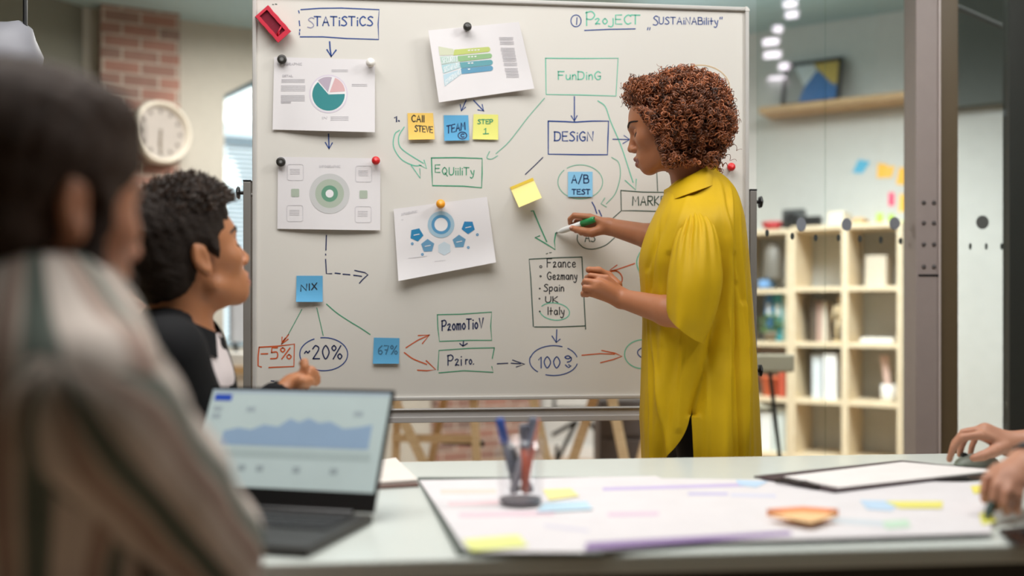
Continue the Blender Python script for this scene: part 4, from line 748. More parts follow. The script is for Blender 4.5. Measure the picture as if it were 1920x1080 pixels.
m_ = MB(); m_.tube([ep(14, -9, .027), ep(17, 0, .029), ep(20, 9, .027)], .0022, 8); m_.tube([ep(17, 0, .028), ep(24, 8, .027)], .0018, 8); m_.build('eraser_strap', ERED, er, True)
# ------------------------------------------------------------------ meeting table and what lies on it
tb = thing('meeting_table', 'long white meeting table in the foreground', 'table', (.5, 1.8, 0))
TOPM = mat('table_white', (222, 228, 222), .22, spec=.5, var=.02)
out = [(-.60, 1.372), (1.62, 1.372), (1.62, 2.275), (-.20, 2.275)]
MB().prism([(x, y, TZ-.028) for x, y in out], (0, 0, .028)).build('tabletop', TOPM, tb, bev=.004)
for x, y in ((-.3, 1.5), (1.5, 1.5), (1.5, 2.15), (-.1, 2.15)): MB().box(x-.03, x+.03, y-.03, y+.03, 0, TZ-.028).build('leg', ALU, tb, bev=.003)
MB().box(-.25, 1.5, 1.79, 1.81, .30, TZ-.03).build('modesty_panel', mat('dark_panel', (60, 58, 54), .6), tb)
def flat(name, q, h0, th, m, label=None, c=None, group=None, parent=None, bev=0):
    pts = [T(u, v, h0) for u, v in q]; o = MB().prism(pts, (0, 0, th)).build(name, m, parent, bev=bev)
    if label and c: tag(o, label, c, group)
    elif label: o['label'] = label
    return o
def onsheet(u, v, off): return T(u, v, off)
# dark desk mat under the papers
flat('desk_mat', [(783, 900), (858, 1042), (1130, 1046), (1130, 900)], .0005, .006, mat('mat_dark_green', (84, 92, 86), .6), 'dark grey-green board under the papers on the table', 'desk mat', bev=.001)
ps = flat('plan_sheet', [(786, 901), (1230, 893), (1500, 1003), (1090, 1036), (900, 1036), (872, 1030)], .0070, .0006, mat('plan_white', (228, 223, 225), .6), 'large white plan sheet under the marker cup', 'paper sheet', 'large sheets on the table')
ps2 = flat('plan_sheet', [(1120, 896), (1850, 905), (1860, 1000), (1490, 1012), (1100, 1020)], .0082, .0006, mat('plan_white', (228, 223, 225), .6), 'large white plan sheet under the orange note pad and clipboard', 'paper sheet', 'large sheets on the table')
flat('paper_border', [(1100, 1018), (1480, 996), (1486, 1003), (1096, 1031)], .0090, .0004, mat('violet_print', (140, 112, 165), .7), 'violet printed border', parent=ps2)
def strip(par, h, u0, v0, u1, v1, w, col, lab):
    flat('printed_band', [(u0, v0-w/2), (u1, v1-w/2), (u1, v1+w/2), (u0, v0+w/2)], h, .0002, mat('band_%02x%02x%02x' % col, col, .7), lab, parent=par)
for a in ((826, 922, 930, 921, 9, (240, 214, 204), 'peach band at the far left'), (840, 944, 935, 942, 9, (236, 208, 212), 'pink band at the left'), (860, 966, 1040, 962, 8, (228, 200, 210), 'rose band'), (1020, 985, 1110, 996, 6, (214, 210, 222), 'grey band')): strip(ps, .0077, *a)
for a in ((1130, 917, 1400, 909, 6, (200, 186, 222), 'violet band'), (1290, 926, 1365, 926, 5, (196, 190, 222), 'blue-violet band'), (1140, 965, 1235, 963, 7, (222, 196, 214), 'pink band'), (1370, 928, 1455, 930, 6, (214, 214, 230), 'pale grey band'), (1560, 975, 1700, 985, 10, (206, 214, 220), 'grey-blue band')): strip(ps2, .0089, *a)
fn_ = [([(1018, 918), (1070, 916), (1086, 930), (1030, 938)], (240, 232, 160), 'yellow note flat on the table behind the marker cup', .009), ([(1020, 943), (1100, 940), (1112, 955), (1006, 960)], (196, 224, 240), 'light blue note flat on the table right of marker cup', .0094),
       ([(868, 1012), (972, 1003), (990, 1024), (884, 1034)], (232, 236, 150), 'yellow-green note flat on the table nearest the table edge', .009), ([(1380, 900), (1440, 903), (1418, 914), (1386, 910)], (190, 214, 236), 'light blue note by the clipboard corner', .0093),
       ([(1612, 938), (1690, 940), (1672, 958), (1626, 955)], (190, 214, 236), 'light blue note overlapped by the long yellow note', .0093), ([(1660, 940), (1768, 940), (1766, 953), (1688, 953)], (234, 226, 120), 'long yellow note flat on the table below the clipboard', .0099),
       ([(1654, 978), (1702, 974), (1708, 988), (1662, 992)], (196, 222, 200), 'pale green note flat on the table near its right end', .0093), ([(1820, 912), (1850, 908), (1856, 922), (1826, 926)], (238, 226, 110), 'yellow note by the right hand and the clipboard edge', .0096),
       ([(1836, 964), (1856, 955), (1868, 978), (1842, 984)], (226, 222, 90), 'yellow-green note under the dark green marker', .0096)]
for q, c, l, h in fn_: flat('sticky_note', q, h, .0005, mat('note_%02x%02x%02x' % c, c, .7), l, 'sticky note', 'sticky notes flat on the table')
np_ = thing('note_pad', 'orange pad of sticky notes lying on the papers', 'note pad', T(1505, 970))
flat('pad_block', [(1438, 967), (1505, 962), (1572, 967), (1520, 983)], .0090, .011, mat('pad_orange', (238, 140, 84), .7), parent=np_); flat('top_leaf', [(1438, 965), (1505, 960), (1572, 965), (1520, 981)], .0202, .0006, mat('pad_peach', (248, 204, 150), .7), 'peach top leaf', parent=np_)
# open white notebook near the laptop
nb = thing('notebook', 'closed white notebook with a dark edge behind the laptop', 'notebook', T(755, 900))
nq = [(676, 876), (742, 866), (783, 908), (700, 914)]; flat('pages', nq, .0008, .010, mat('notebook_white', (238, 230, 222), .6), parent=nb, bev=.001); flat('cover_edge', [(698, 914.5), (784, 908.5), (785, 913), (699, 918)], .0006, .004, mat('notebook_edge', (110, 84, 76), .7), 'dark brown cover edge', parent=nb)
# clipboard
cb = thing('clipboard', 'dark clipboard carrying white paper on the right of the table', 'clipboard', T(1640, 900))
cq = [(1413, 896), (1690, 866), (1880, 886), (1565, 924)]
flat('board', cq, .0100, .004, mat('clip_dark', (70, 52, 58), .5), parent=cb, bev=.001); flat('paper', [(1470, 896), (1692, 868.5), (1868, 884), (1573, 917)], .0144, .003, mat('clip_paper', (240, 234, 232), .6), parent=cb)
m_ = MB(); a, b = T(1455, 902, .0145), T(1535, 914, .0145); m_.tube([a, (a*.7+b*.3)+np.array([0, 0, .005]), (a+b)/2+np.array([0, 0, .002]), (a*.3+b*.7)+np.array([0, 0, .006]), b], .004, 8); m_.build('clip', mat('clip_metal', (70, 64, 60), .35, .8), cb, True)
# marker cup
mc = T(976, 946, .008); R_ = .040; hC = .115
cup = thing('marker_cup', 'clear plastic cup of markers standing on the papers', 'cup', mc)
MB().lathe(mc, (0, 0, 1), [(0, .0005), (R_*.95, .0005), (R_, .004), (R_*1.06, hC), (R_*1.0, hC), (R_*.94, .006), (0, .005)], 32).build('cup_wall', CLEAR, cup, True)
MB().cyl(mc+np.array([0, 0, .0052]), mc+np.array([0, 0, .011]), R_*.9).build('cup_base', mat('cup_base', (90, 84, 92), .4), cup)
mk = [((937, 790), (972, 945), (60, 90, 170), (84, 90, 104), 'blue marker leaning left in the cup', .01), ((1000, 786), (958, 944), (120, 124, 140), (150, 148, 156), 'grey marker leaning right in the cup', -.008), ((1004, 790), (980, 946), (226, 140, 110), (196, 86, 50), 'orange marker at the right of the cup', .008), ((982, 800), (986, 944), (112, 112, 124), (186, 80, 46), 'grey capped orange marker in the middle of the cup', -.012), ((955, 840), (1000, 944), (60, 62, 70), (70, 74, 96), 'dark marker at the back of the cup', .014)]
for (u0, v0), (u1, v1), cc_, cb_, l, dy in mk:
    D_ = mc @ FW; p0 = P(u1, 940, D_)+FW*dy*.6; k = P(u0, v0, D_)+FW*dy*.8; p0[2] = mc[2]+.0115
    xy = p0-mc; r0 = math.hypot(xy[0], xy[1]); lim = R_*.6
    if r0 > lim: p0[:2] = mc[:2]+xy[:2]*lim/r0
    d = k-p0; d /= np.linalg.norm(d); L_ = np.linalg.norm(k-p0); s0 = p0+d*.012
    t = thing('marker_pen', l, 'marker', s0, 'markers in the clear cup')
    MB().lathe(s0, d, [(.003, -.004), (.0068, 0), (.007, L_*.62), (0, L_*.62)], 14).build('barrel', mat('pen_%02x%02x%02x' % cb_, cb_, .4), t, True)
    MB().lathe(s0+d*L_*.62, d, [(.0078, 0), (.0078, L_*.30), (.006, L_*.33), (0, L_*.33)], 14).build('cap', mat('pen_%02x%02x%02x' % cc_, cc_, .4), t, True)
# laptop
lp = thing('laptop', 'open dark laptop showing a dashboard in the foreground', 'laptop', T(640, 960))
hR = T(700, 968, .012); ax = np.array([-math.cos(.11), math.sin(.11)*.0-.0, 0]); ax = (T(410, 952, .012)-hR); ax[2] = 0; ax /= np.linalg.norm(ax); bkd = np.array([ax[1], -ax[0], 0]);
if bkd[1] > 0: bkd = -bkd                                     # towards the user
LW_, LD_, LH_ = .348, .235, .212
fd = T(592, 1028, 0)-T(700, 968, 0); fd[2] = 0; fd /= np.linalg.norm(fd)
LAPM = mat('laptop_dark', (58, 56, 54), .4, .3); LAPB = mat('laptop_bezel', (20, 18, 20), .3)
b0 = np.array([hR[0], hR[1], TZ+.001]); ux = ax*LW_; uy = bkd*LD_
MB().box8([b0, b0+ux, b0+ux+uy, b0+uy]+[p+np.array([0, 0, .014]) for p in (b0, b0+ux, b0+ux+uy, b0+uy)]).build('base', LAPM, lp, bev=.003)
kb = b0+np.array([0, 0, .0142]); q = lambda a, b: kb+ux*a+uy*b
MB().prism([q(.06, .10), q(.94, .10), q(.94, .55), q(.06, .55)], (0, 0, .0006)).build('keyboard_well', LAPB, lp)
KEY = mat('key_grey', (40, 40, 42), .5); kk = MB()
for r in range(5):
    for c in range(14):
        a0, b0_ = .07+c*.0615, .115+r*.084; kk.prism([q(a0, b0_), q(a0+.054, b0_), q(a0+.054, b0_+.07), q(a0, b0_+.07)], (0, 0, .002))
kk.build('keys', KEY, lp); MB().prism([q(.34, .62), q(.66, .62), q(.66, .94), q(.34, .94)], (0, 0, .0006)).build('touchpad', mat('touchpad_grey', (74, 72, 70), .35), lp)
tl_ = math.radians(26); up = np.array([0, 0, math.cos(tl_)])-bkd*math.sin(tl_); nr = np.cross(ax, up); nr = nr if nr @ bkd > 0 else -nr
l0 = b0+np.array([0, 0, .016])-bkd*.002; lid = lambda a, b, off=0: l0+ux*a+up*LH_*b+nr*off
ld = MB().box8([lid(0, 0, -.006), lid(1, 0, -.006), lid(1, 0), lid(0, 0), lid(0, 1, -.006), lid(1, 1, -.006), lid(1, 1), lid(0, 1)]).build('lid', LAPM, lp, bev=.002)
MB().prism([lid(.004, .004, .0002), lid(.996, .004, .0002), lid(.996, .996, .0002), lid(.004, .996, .0002)], nr*.0006).build('bezel', LAPB, ld)
def scr(name, u0, v0, u1, v1, col, s, off, pts=None, lab=None):
    pts = pts or [(u0, v0), (u1, v0), (u1, v1), (u0, v1)]
    o = MB().add([lid(.985-.97*x, .97-.82*y, off) for x, y in pts], [tuple(range(len(pts)))]).build(name, emit('screen_%02x%02x%02x' % col, col, s), ld); 
    if lab: o['label'] = lab
ES = .16
scr('screen', 0, 0, 1, 1, (196, 212, 212), ES, .0010, lab='lit screen background')
scr('screen_button', .02, .05, .12, .12, (44, 82, 190), ES, .0013, lab='blue button in the screen corner'); scr('screen_header', .0, .0, 1, .035, (176, 192, 204), ES, .0012, lab='header strip')
scr('screen_chart', 0, 0, 0, 0, (150, 176, 204), ES, .0013, [(.12, .58), (.12, .44), (.2, .4), (.27, .42), (.34, .36), (.42, .38), (.48, .29), (.53, .33), (.58, .28), (.64, .33), (.70, .31), (.78, .38), (.86, .36), (.93, .33), (.93, .58)], 'blue area chart on the screen')
scr('screen_table', .12, .62, .95, .70, (178, 194, 194), ES, .0012, lab='grey band on the screen')
for x in (.12, .22, .32, .52, .72): scr('screen_icon', x+.03, .78, x+.07, .84, (160, 174, 178), ES, .0013, lab='small grey icon on the screen')
for x, y in ((.03, .18), (.03, .26), (.22, .18), (.82, .2)): scr('screen_icon', x, y, x+.05, y+.05, (168, 182, 188), ES, .0013, lab='small grey icon on the screen')
MB().tube([b0+ux*.1+np.array([0, 0, .013]), b0+ux*.9+np.array([0, 0, .013])], .006, 10).build('hinge', LAPB, lp)
# mouse under the right-hand person's hand
mp = T(1832, 872); ms = thing('computer_mouse', 'pale grey-green computer mouse under the far right hand', 'mouse', mp)
m_ = MB(); m_.ell(mp+np.array([0, 0, .0]), (.052, .031, .026), 20, 12); m_.v = [(x, y, max(z, TZ+.0008)) for x, y, z in m_.v]; m_.build('mouse_shell', mat('mouse_grey', (176, 188, 178), .4), ms, True)
m_ = MB(); m_.cyl(mp+np.array([-.03, -.004, .0215]), mp+np.array([-.03, .004, .0215]), .007); m_.build('scroll_wheel', BLACK, ms)
# small dark phone-like thing at the lower right
# ------------------------------------------------------------------ organic surfaces: blended distance fields turned into meshes
class Field:
    def __init__(s, lo, hi, h):
        s.lo = np.array(lo, np.float32); s.h = h; s.n = np.ceil((np.array(hi)-lo)/h).astype(int)+1
        s.d = np.full(s.n, .08, np.float32)
    def sub(s, lo, hi):
        a = np.clip(np.floor((np.array(lo)-s.lo)/s.h).astype(int), 0, s.n); b = np.clip(np.ceil((np.array(hi)-s.lo)/s.h).astype(int)+1, 0, s.n)
        if np.any(b <= a): return None, None
        sl = tuple(slice(i, j) for i, j in zip(a, b))
        g = np.stack(np.meshgrid(*[s.lo[i]+s.h*np.arange(a[i], b[i], dtype=np.float32) for i in range(3)], indexing='ij'), -1)
        return sl, g
    def mix(s, sl, e, k, op):
        d = s.d[sl]
        if op == 'add': h = np.clip(.5+.5*(d-e)/k, 0, 1); s.d[sl] = d+(e-d)*h-k*h*(1-h)
        elif op == 'cut': h = np.clip(.5-.5*(d+e)/k, 0, 1); s.d[sl] = d+(-e-d)*h+k*h*(1-h)
        elif op == 'and': s.d[sl] = np.maximum(d, e)
    def cone(s, a, b, ra, rb, k=.012, op='add', flat=None, fs=1.0):     # tapered limb; flat: axis squeezed by factor fs
        a, b = np.array(a, np.float32), np.array(b, np.float32); m = max(ra, rb)*max(1, 1/min(fs, 1))+k+2*s.h
        sl, g = s.sub(np.minimum(a, b)-m, np.maximum(a, b)+m)
        if sl is None: return s
        ab = b-a; pa = g-a; L = float(ab @ ab)+1e-9; t = np.clip((pa @ ab)/L, 0, 1); q = pa-t[..., None]*ab
        if flat is None: dist = np.linalg.norm(q, axis=-1)
        else:
            n = np.array(flat, np.float32); n = n/np.linalg.norm(n); c = q @ n; dist = np.sqrt(np.maximum((q*q).sum(-1)-c*c, 0)+(c/fs)**2)
        e = dist-(ra+(rb-ra)*t)
        if flat is not None and fs < 1: e = e*(.5+.5*fs)
        s.mix(sl, e, k, op); return s
    def chain(s, pts, rs, k=.008, op='add'):
        for i in range(len(pts)-1): s.cone(pts[i], pts[i+1], rs[i], rs[i+1], k, op)
        return s
    def ell(s, c, r, k=.012, op='add', M=None):                          # M: rows are the ellipsoid axes
        c = np.array(c, np.float32); r = np.array(r, np.float32); m = float(r.max())+k+2*s.h; sl, g = s.sub(c-m, c+m)
        if sl is None: return s
        p = g-c
        if M is not None: p = p @ np.array(M, np.float32).T
        k0 = np.linalg.norm(p/r, axis=-1); k1 = np.linalg.norm(p/(r*r), axis=-1)+1e-6
        s.mix(sl, k0*(k0-1)/k1, k, op); return s
    def cutplane(s, p, n):                                               # keep the side the normal points away from
        n = np.array(n, np.float32); n /= np.linalg.norm(n); sl, g = s.sub(s.lo, s.lo+s.h*s.n); s.d = np.maximum(s.d, (g-np.array(p, np.float32)) @ n); return s
    def warp(s, fn):
        sl, g = s.sub(s.lo, s.lo+s.h*s.n); s.d += fn(g).astype(np.float32); return s
    def mesh(s):
        d = s.d; ins = d < 0; c = [(i, j, k) for i in (0, 1) for j in (0, 1) for k in (0, 1)]; N = np.array(d.shape)-1
        V = lambda q: tuple(slice(q[i], q[i]+N[i]) for i in range(3))
        cnt = sum(ins[V(q)].astype(np.int8) for q in c); act = (cnt > 0) & (cnt < 8); idx = np.full(N, -1, np.int64); cells = np.argwhere(act); idx[act] = np.arange(len(cells))
        acc = np.zeros((len(cells), 3)); num = np.zeros(len(cells))
        for a in c:
            for ax in range(3):
                if a[ax]: continue
                b = list(a); b[ax] = 1; A = cells+a; Bq = cells+b; da = d[tuple(A.T)]; db = d[tuple(Bq.T)]; m = (da < 0) != (db < 0)
                t = np.where(m, da/np.where(m, da-db, 1), 0); p = cells+np.array(a, float); p = p+t[:, None]*np.eye(3)[ax]; acc[m] += p[m]; num[m] += 1
        vs = s.lo+s.h*(acc/num[:, None]); fs = []
        for ax in range(3):
            u, w = (ax+1) % 3, (ax+2) % 3; A = [slice(0, n) for n in d.shape]; A2 = list(A); A[ax] = slice(0, -1); A2[ax] = slice(1, None)
            x = ins[tuple(A)] != ins[tuple(A2)]; e = np.argwhere(x); ok = (e[:, u] > 0) & (e[:, w] > 0) & (e[:, u] < N[u]) & (e[:, w] < N[w]); e = e[ok]; flip = ins[tuple(e.T)]
            q = []
            for du, dw in ((-1, -1), (0, -1), (0, 0), (-1, 0)):
                o = e.copy(); o[:, u] += du; o[:, w] += dw; q.append(idx[tuple(o.T)])
            q = np.stack(q, 1); q[~flip] = q[~flip][:, ::-1]; fs.append(q)
        return vs, np.concatenate(fs)
def skin_obj(name, fld, mats, parent, pick=None, smooth_it=2):
    vs, fs = fld.mesh(); off = np.array(ROOTLOC.get(parent.name, (0, 0, 0)))
    for _ in range(smooth_it):                               # relax the grid steps
        acc = np.zeros_like(vs); n = np.zeros(len(vs))
        for i in range(4): j = (i+1) % 4; np.add.at(acc, fs[:, i], vs[fs[:, j]]); np.add.at(n, fs[:, i], 1); np.add.at(acc, fs[:, j], vs[fs[:, i]]); np.add.at(n, fs[:, j], 1)
        vs = .5*vs+.5*acc/n[:, None]
    me = bpy.data.meshes.new(name); me.vertices.add(len(vs)); me.vertices.foreach_set('co', (vs-off).astype(np.float32).ravel())
    me.loops.add(fs.size); me.loops.foreach_set('vertex_index', fs.ravel().astype(np.int32)); me.polygons.add(len(fs))
    me.polygons.foreach_set('loop_start', np.arange(0, fs.size, 4, dtype=np.int32)); me.polygons.foreach_set('use_smooth', [True]*len(fs))
    for m in (mats if isinstance(mats, list) else [mats]): me.materials.append(m)
    if pick is not None: me.polygons.foreach_set('material_index', pick(vs[fs].mean(1)).astype(np.int32))
    me.update(calc_edges=True); me.validate()
    o = bpy.data.objects.new(name, me); COL.objects.link(o); o.parent = parent; ROOTLOC[o.name] = tuple(off); return o
def skin_mat(name, rgb):
    m = mat(name, rgb, .48, spec=.4, var=.05, scale=40, bump=.08, bscale=500); b = m.node_tree.nodes['Principled BSDF']
    b.inputs['Subsurface Weight'].default_value = .12; b.inputs['Subsurface Radius'].default_value = (.012, .004, .002); b.inputs['Subsurface Scale'].default_value = 1; return m
class Head:
    # local axes: x forward, y to the person's left, z up; origin between the ears at eye height
    def __init__(s, c, yaw, pitch=0, roll=0, k=1.0):
        f = np.array([math.cos(yaw), math.sin(yaw), 0])      # yaw measured in view frame: 0 = picture right, 90 = away
        f = f[0]*RT+f[1]*FW; l = np.cross((0, 0, 1.), f); u = np.array([0, 0, 1.])
        f2 = f*math.cos(pitch)-u*math.sin(pitch); u2 = f*math.sin(pitch)+u*math.cos(pitch)
        l2 = l*math.cos(roll)+u2*math.sin(roll); u3 = u2*math.cos(roll)-l*math.sin(roll)
        s.c = np.array(c); s.M = np.stack([f2, l2, u3]); s.k = k
    def w(s, x, y, z): return s.c+s.k*(np.array([x, y, z]) @ s.M)
    def loc(s, p): return (p-s.c) @ s.M.T/s.k
    def carve(s, F, male=False, ears=True):
        k = s.k; E = lambda c, r, kk=.012, op='add': F.ell(s.w(*c), np.array(r)*k, kk*k, op, s.M)
        C = lambda a, b, ra, rb, kk=.012, op='add': F.cone(s.w(*a), s.w(*b), ra*k, rb*k, kk*k, op)
        E((-.008, 0, .022), (.098, .075, .083), .01); E((.030, 0, .012), (.062, .064, .062), .02)          # skull, forehead
        E((.028, 0, -.045), (.058, .058, .078), .025)                                                         # face
        for y in (-1, 1):
            C((.008, .052*y, -.075), (.064, .014*y, -.108), .016, .014, .022)                                 # jaw line
            E((.058, .038*y, -.036), (.021, .020, .018), .024)                                                 # cheek bone
        E((.067, 0, -.109), (.016, .019, .014), .014); E((.068, 0, -.082), (.026, .030, .026), .02)           # chin, muzzle
        C((.076, -.030, .012), (.088, 0, .006), .010, .009, .014); C((.088, 0, .006), (.076, .030, .012), .009, .010, .014)
        for y in (-1, 1): E((.092, .031*y, -.014), (.015, .018, .012), .012, 'cut')                          # eye sockets
        C((.087, 0, -.008), (.101, 0, -.046), .0075, .0095, .009)                                             # nose
        E((.1025, 0, -.049), (.0095, .0095, .0085), .006)
        for y in (-1, 1): E((.0945, .0115*y, -.053), (.010, .0075, .0075), .005); E((.097, .007*y, -.0615), (.005, .0035, .004), .003, 'cut')
        for y in (-1, 1):                                                                                 # lower lid fold
            C((.0845, .012*y, -.026), (.074, .042*y, -.029), .004, .004, .008)
        C((.0955, 0, -.0775), (.080, .024, -.0845), .0060, .0035, .005); C((.0955, 0, -.0775), (.080, -.024, -.0845), .0060, .0035, .005)
        C((.0920, 0, -.0925), (.079, .020, -.0880), .0072, .0035, .006); C((.0920, 0, -.0925), (.079, -.020, -.0880), .0072, .0035, .006)
        C((.101, -.004, -.0850), (.080, .026, -.0862), .0013, .001, .002, 'cut'); C((.101, .004, -.0850), (.080, -.026, -.0862), .0013, .001, .002, 'cut')
        if ears:
            for y in (-1, 1):
                E((-.008, .076*y, -.018), (.017, .008, .029), .006); E((-.004, .0755*y, -.042), (.009, .007, .013), .008)
                E((-.003, .085*y, -.020), (.009, .006, .016), .006, 'cut'); C((-.014, .081*y, .008), (-.022, .083*y, -.022), .0035, .0035, .004)
    def lips(s, p):
        q = s.loc(p); return (q[:, 0] > .074) & (np.abs(q[:, 1]) < .023) & (q[:, 2] > -.0995+.35*np.abs(q[:, 1])) & (q[:, 2] < -.0735-.30*np.abs(q[:, 1])) & (q[:, 0] > .0835-.3*np.abs(q[:, 1]))
def eyes(h, root, skin, iris=(70, 46, 30), drop=12):
    for y in (1, -1):
        c = h.w(.0705, .031*y, -.0135); k = h.k
        e = MB(); e.ell(c, np.array((.0122, .0122, .0122))*k, 16, 12, rot=h.M.T); o = e.build('eye', mat('eye_white', (226, 220, 214), .2), root, True)
        d = h.w(.0835, .031*y+.001, -.0165)-c; d /= np.linalg.norm(d)
        MB().lathe(c+d*.0118*k, d, [(.0055*k, -.0006), (.0055*k, .0002), (0, .0012)], 16).build('iris', mat('iris_brown', iris, .2), o)
        lid = lambda a, el, r: c+k*r*(np.array([math.cos(el)*math.cos(a), math.cos(el)*math.sin(a), math.sin(el)]) @ h.M)
        az = np.linspace(-1.25, 1.25, 18); lo_ = lambda a: math.radians(-drop)*math.cos(a*1.1)-.05
        m_ = MB(); m_.grid([[lid(a, lo_(a)+(1.45-lo_(a))*t, .0134) for a in az] for t in np.linspace(0, 1, 8)]); m_.build('upper_eyelid', skin, root, True, solid=.0012)
        m_ = MB(); m_.grid([[lid(a, -.62*math.cos(a*1.1)-.02-(1.4-.62*math.cos(a*1.1))*t, .0132) for a in az] for t in np.linspace(0, 1, 6)]); m_.build('lower_eyelid', skin, root, True, solid=.0012)
        m_ = MB(); m_.tube([lid(a, lo_(a)-.03, .0142) for a in az], .0009*k, 5)
        for a in az[1:-1:1]: m_.tube([lid(a, lo_(a)-.03, .0142), lid(a*1.12, lo_(a)-.22, .0195)], [.0006*k, .0002*k], 4)
        m_.build('eyelashes', mat('lash_black', (18, 13, 11), .5), root)
def brows(h, root, m, f=1):
    body = [o for o in root.children if o.name.startswith('body')][0]; co = np.empty(len(body.data.vertices)*3, np.float32); body.data.vertices.foreach_get('co', co)
    q = h.loc(co.reshape(-1, 3).astype(float)+np.array(ROOTLOC[body.name])); q = q[(q[:, 0] > .03) & (np.abs(q[:, 1]) < .07) & (q[:, 2] > -.03) & (q[:, 2] < .05)]
    def sx(y, z): w = np.exp(-((q[:, 1]-y)**2+(q[:, 2]-z)**2)/(2*.0025**2)); return float((w*q[:, 0]).sum()/(w.sum()+1e-9))
    for y in (1, -1):
        b = MB()
        for i in range(130):
            t = rng.uniform(0, 1); yy, z = (.010+.040*t)*y, .006+.009*math.sin(2.3*t)-.002*t+rng.uniform(-.0032, .0032)*f*(1-.6*t); y2, z2 = yy+.007*y, z+(.004-.007*t)
            b.tube([h.w(sx(yy, z)+.0002, yy, z), h.w(sx((yy+y2)/2, (z+z2)/2)+.0016, (yy+y2)/2, (z+z2)/2), h.w(sx(y2, z2)+.0006, y2, z2)], [.0008*h.k, .0007*h.k, .0002*h.k], 4)
        b.build('eyebrow', m, root)
def hand(F, wrist, mcps, fingers, thumb, rf=.0082, rp=.0135, rw=.021):
    # wrist point, four knuckles, four lists of further joints, thumb chain from its root
    wrist = np.array(wrist, float)
    for i, (m, f) in enumerate(zip(mcps, fingers)):
        s = (1, 1.05, 1, .86)[i]
        w0 = wrist+(np.array(m)-np.mean(mcps, 0))*.42
        F.cone(w0, m, rp*.98, rp*.86*s, .012); ch = [m]+list(f); n = len(ch); F.chain(ch, [rp*.80*s]+[rf*s*(1.06-.10*j) for j in range(n-1)], .0018)
    F.chain(thumb, [.0155, .0125, .0105, .0088][:len(thumb)] if len(thumb) > 3 else [.015, .0115, .0088], .006)
    F.cone(wrist, np.mean(mcps, 0), rw*.9, rp*1.15, .012)
def bounds(pts, m): a = np.array(pts); return a.min(0)-m, a.max(0)+m
# ------------------------------------------------------------------ cloth helpers
def cloth_mat(name, rgb, rough=.6, sheen=.3):
    m = mat(name, rgb, rough, spec=.25, var=.04, scale=30, bump=.15, bscale=900); m.node_tree.nodes['Principled BSDF'].inputs['Sheen Weight'].default_value = sheen; return m
def loft(name, rings, m, parent, loop=True, thick=.0012, sub=0):
    mb = MB(); mb.grid(rings, 0, loop); return mb.build(name, m, parent, True, solid=thick, weld=True)
def interp(x, xs, *ys): return [float(np.interp(x, xs, y)) for y in ys]
def smooth_interp(x, xs, ys):
    xs, ys = np.array(xs, float), np.array(ys, float); i = int(np.clip(np.searchsorted(xs, x)-1, 0, len(xs)-2)); h = xs[i+1]-xs[i]; t = (x-xs[i])/h
    m = np.gradient(ys, xs); return float((2*t**3-3*t**2+1)*ys[i]+(t**3-2*t*t+t)*h*m[i]+(-2*t**3+3*t*t)*ys[i+1]+(t**3-t*t)*h*m[i+1])
def coils(starts, dirs, lens, rads, turns, tube, seg=26, ns=4):
    n = len(starts); d = dirs/np.linalg.norm(dirs, axis=1, keepdims=True); a = np.cross(d, rng.normal(size=(n, 3))); a /= np.linalg.norm(a, axis=1, keepdims=True); b = np.cross(d, a)
    t = np.linspace(0, 1, seg); ph = rng.uniform(0, 2*PI, n); sg = rng.choice([-1, 1], n)
    ang = ph[:, None]+sg[:, None]*turns[:, None]*2*PI*t; r = rads[:, None]*(.35+.65*np.minimum(1, t*4))
    C = starts[:, None]+d[:, None]*(lens[:, None]*t)[..., None]+(r*np.cos(ang))[..., None]*a[:, None]+(r*np.sin(ang))[..., None]*b[:, None]
    T_ = np.gradient(C, axis=1); T_ /= np.linalg.norm(T_, axis=2, keepdims=True)+1e-9; N = np.cross(T_, d[:, None]); N /= np.linalg.norm(N, axis=2, keepdims=True)+1e-9; Bn = np.cross(T_, N)
    w = tube[:, None]*(1-.5*t**3); q = np.linspace(0, 2*PI, ns, endpoint=False)
    V = C[:, :, None]+(w[..., None]*np.cos(q))[..., None]*N[:, :, None]+(w[..., None]*np.sin(q))[..., None]*Bn[:, :, None]
    i = np.arange(n)[:, None, None]*seg*ns; j = np.arange(seg-1)[None, :, None]*ns; k = np.arange(ns)[None, None]; k2 = (k+1) % ns
    F_ = np.stack([i+j+k, i+j+k2, i+j+ns+k2, i+j+ns+k], -1).reshape(-1, 4); return V.reshape(-1, 3), F_
def raw_mesh(name, vs, fs, m, parent):
    off = np.array(ROOTLOC.get(parent.name, (0, 0, 0))); me = bpy.data.meshes.new(name); me.vertices.add(len(vs)); me.vertices.foreach_set('co', (vs-off).astype(np.float32).ravel())
    me.loops.add(fs.size); me.loops.foreach_set('vertex_index', fs.ravel().astype(np.int32)); me.polygons.add(len(fs)); me.polygons.foreach_set('loop_start', np.arange(0, fs.size, 4, dtype=np.int32)); me.polygons.foreach_set('use_smooth', [True]*len(fs))
    me.materials.append(m); me.update(calc_edges=True); o = bpy.data.objects.new(name, me); COL.objects.link(o); o.parent = parent; ROOTLOC[o.name] = tuple(off); return o
def hair_mat(name, a, b, rough=.38):
    m = mat(name, a, rough, spec=.6); nt = m.node_tree; bs = nt.nodes['Principled BSDF']; g = nt.nodes.new('ShaderNodeNewGeometry'); r = nt.nodes.new('ShaderNodeValToRGB')
    r.color_ramp.elements[0].color = lin(a); r.color_ramp.elements[1].color = lin(b); nt.links.new(g.outputs['Random Per Island'], r.inputs[0]); nt.links.new(r.outputs[0], bs.inputs['Base Color']); return m
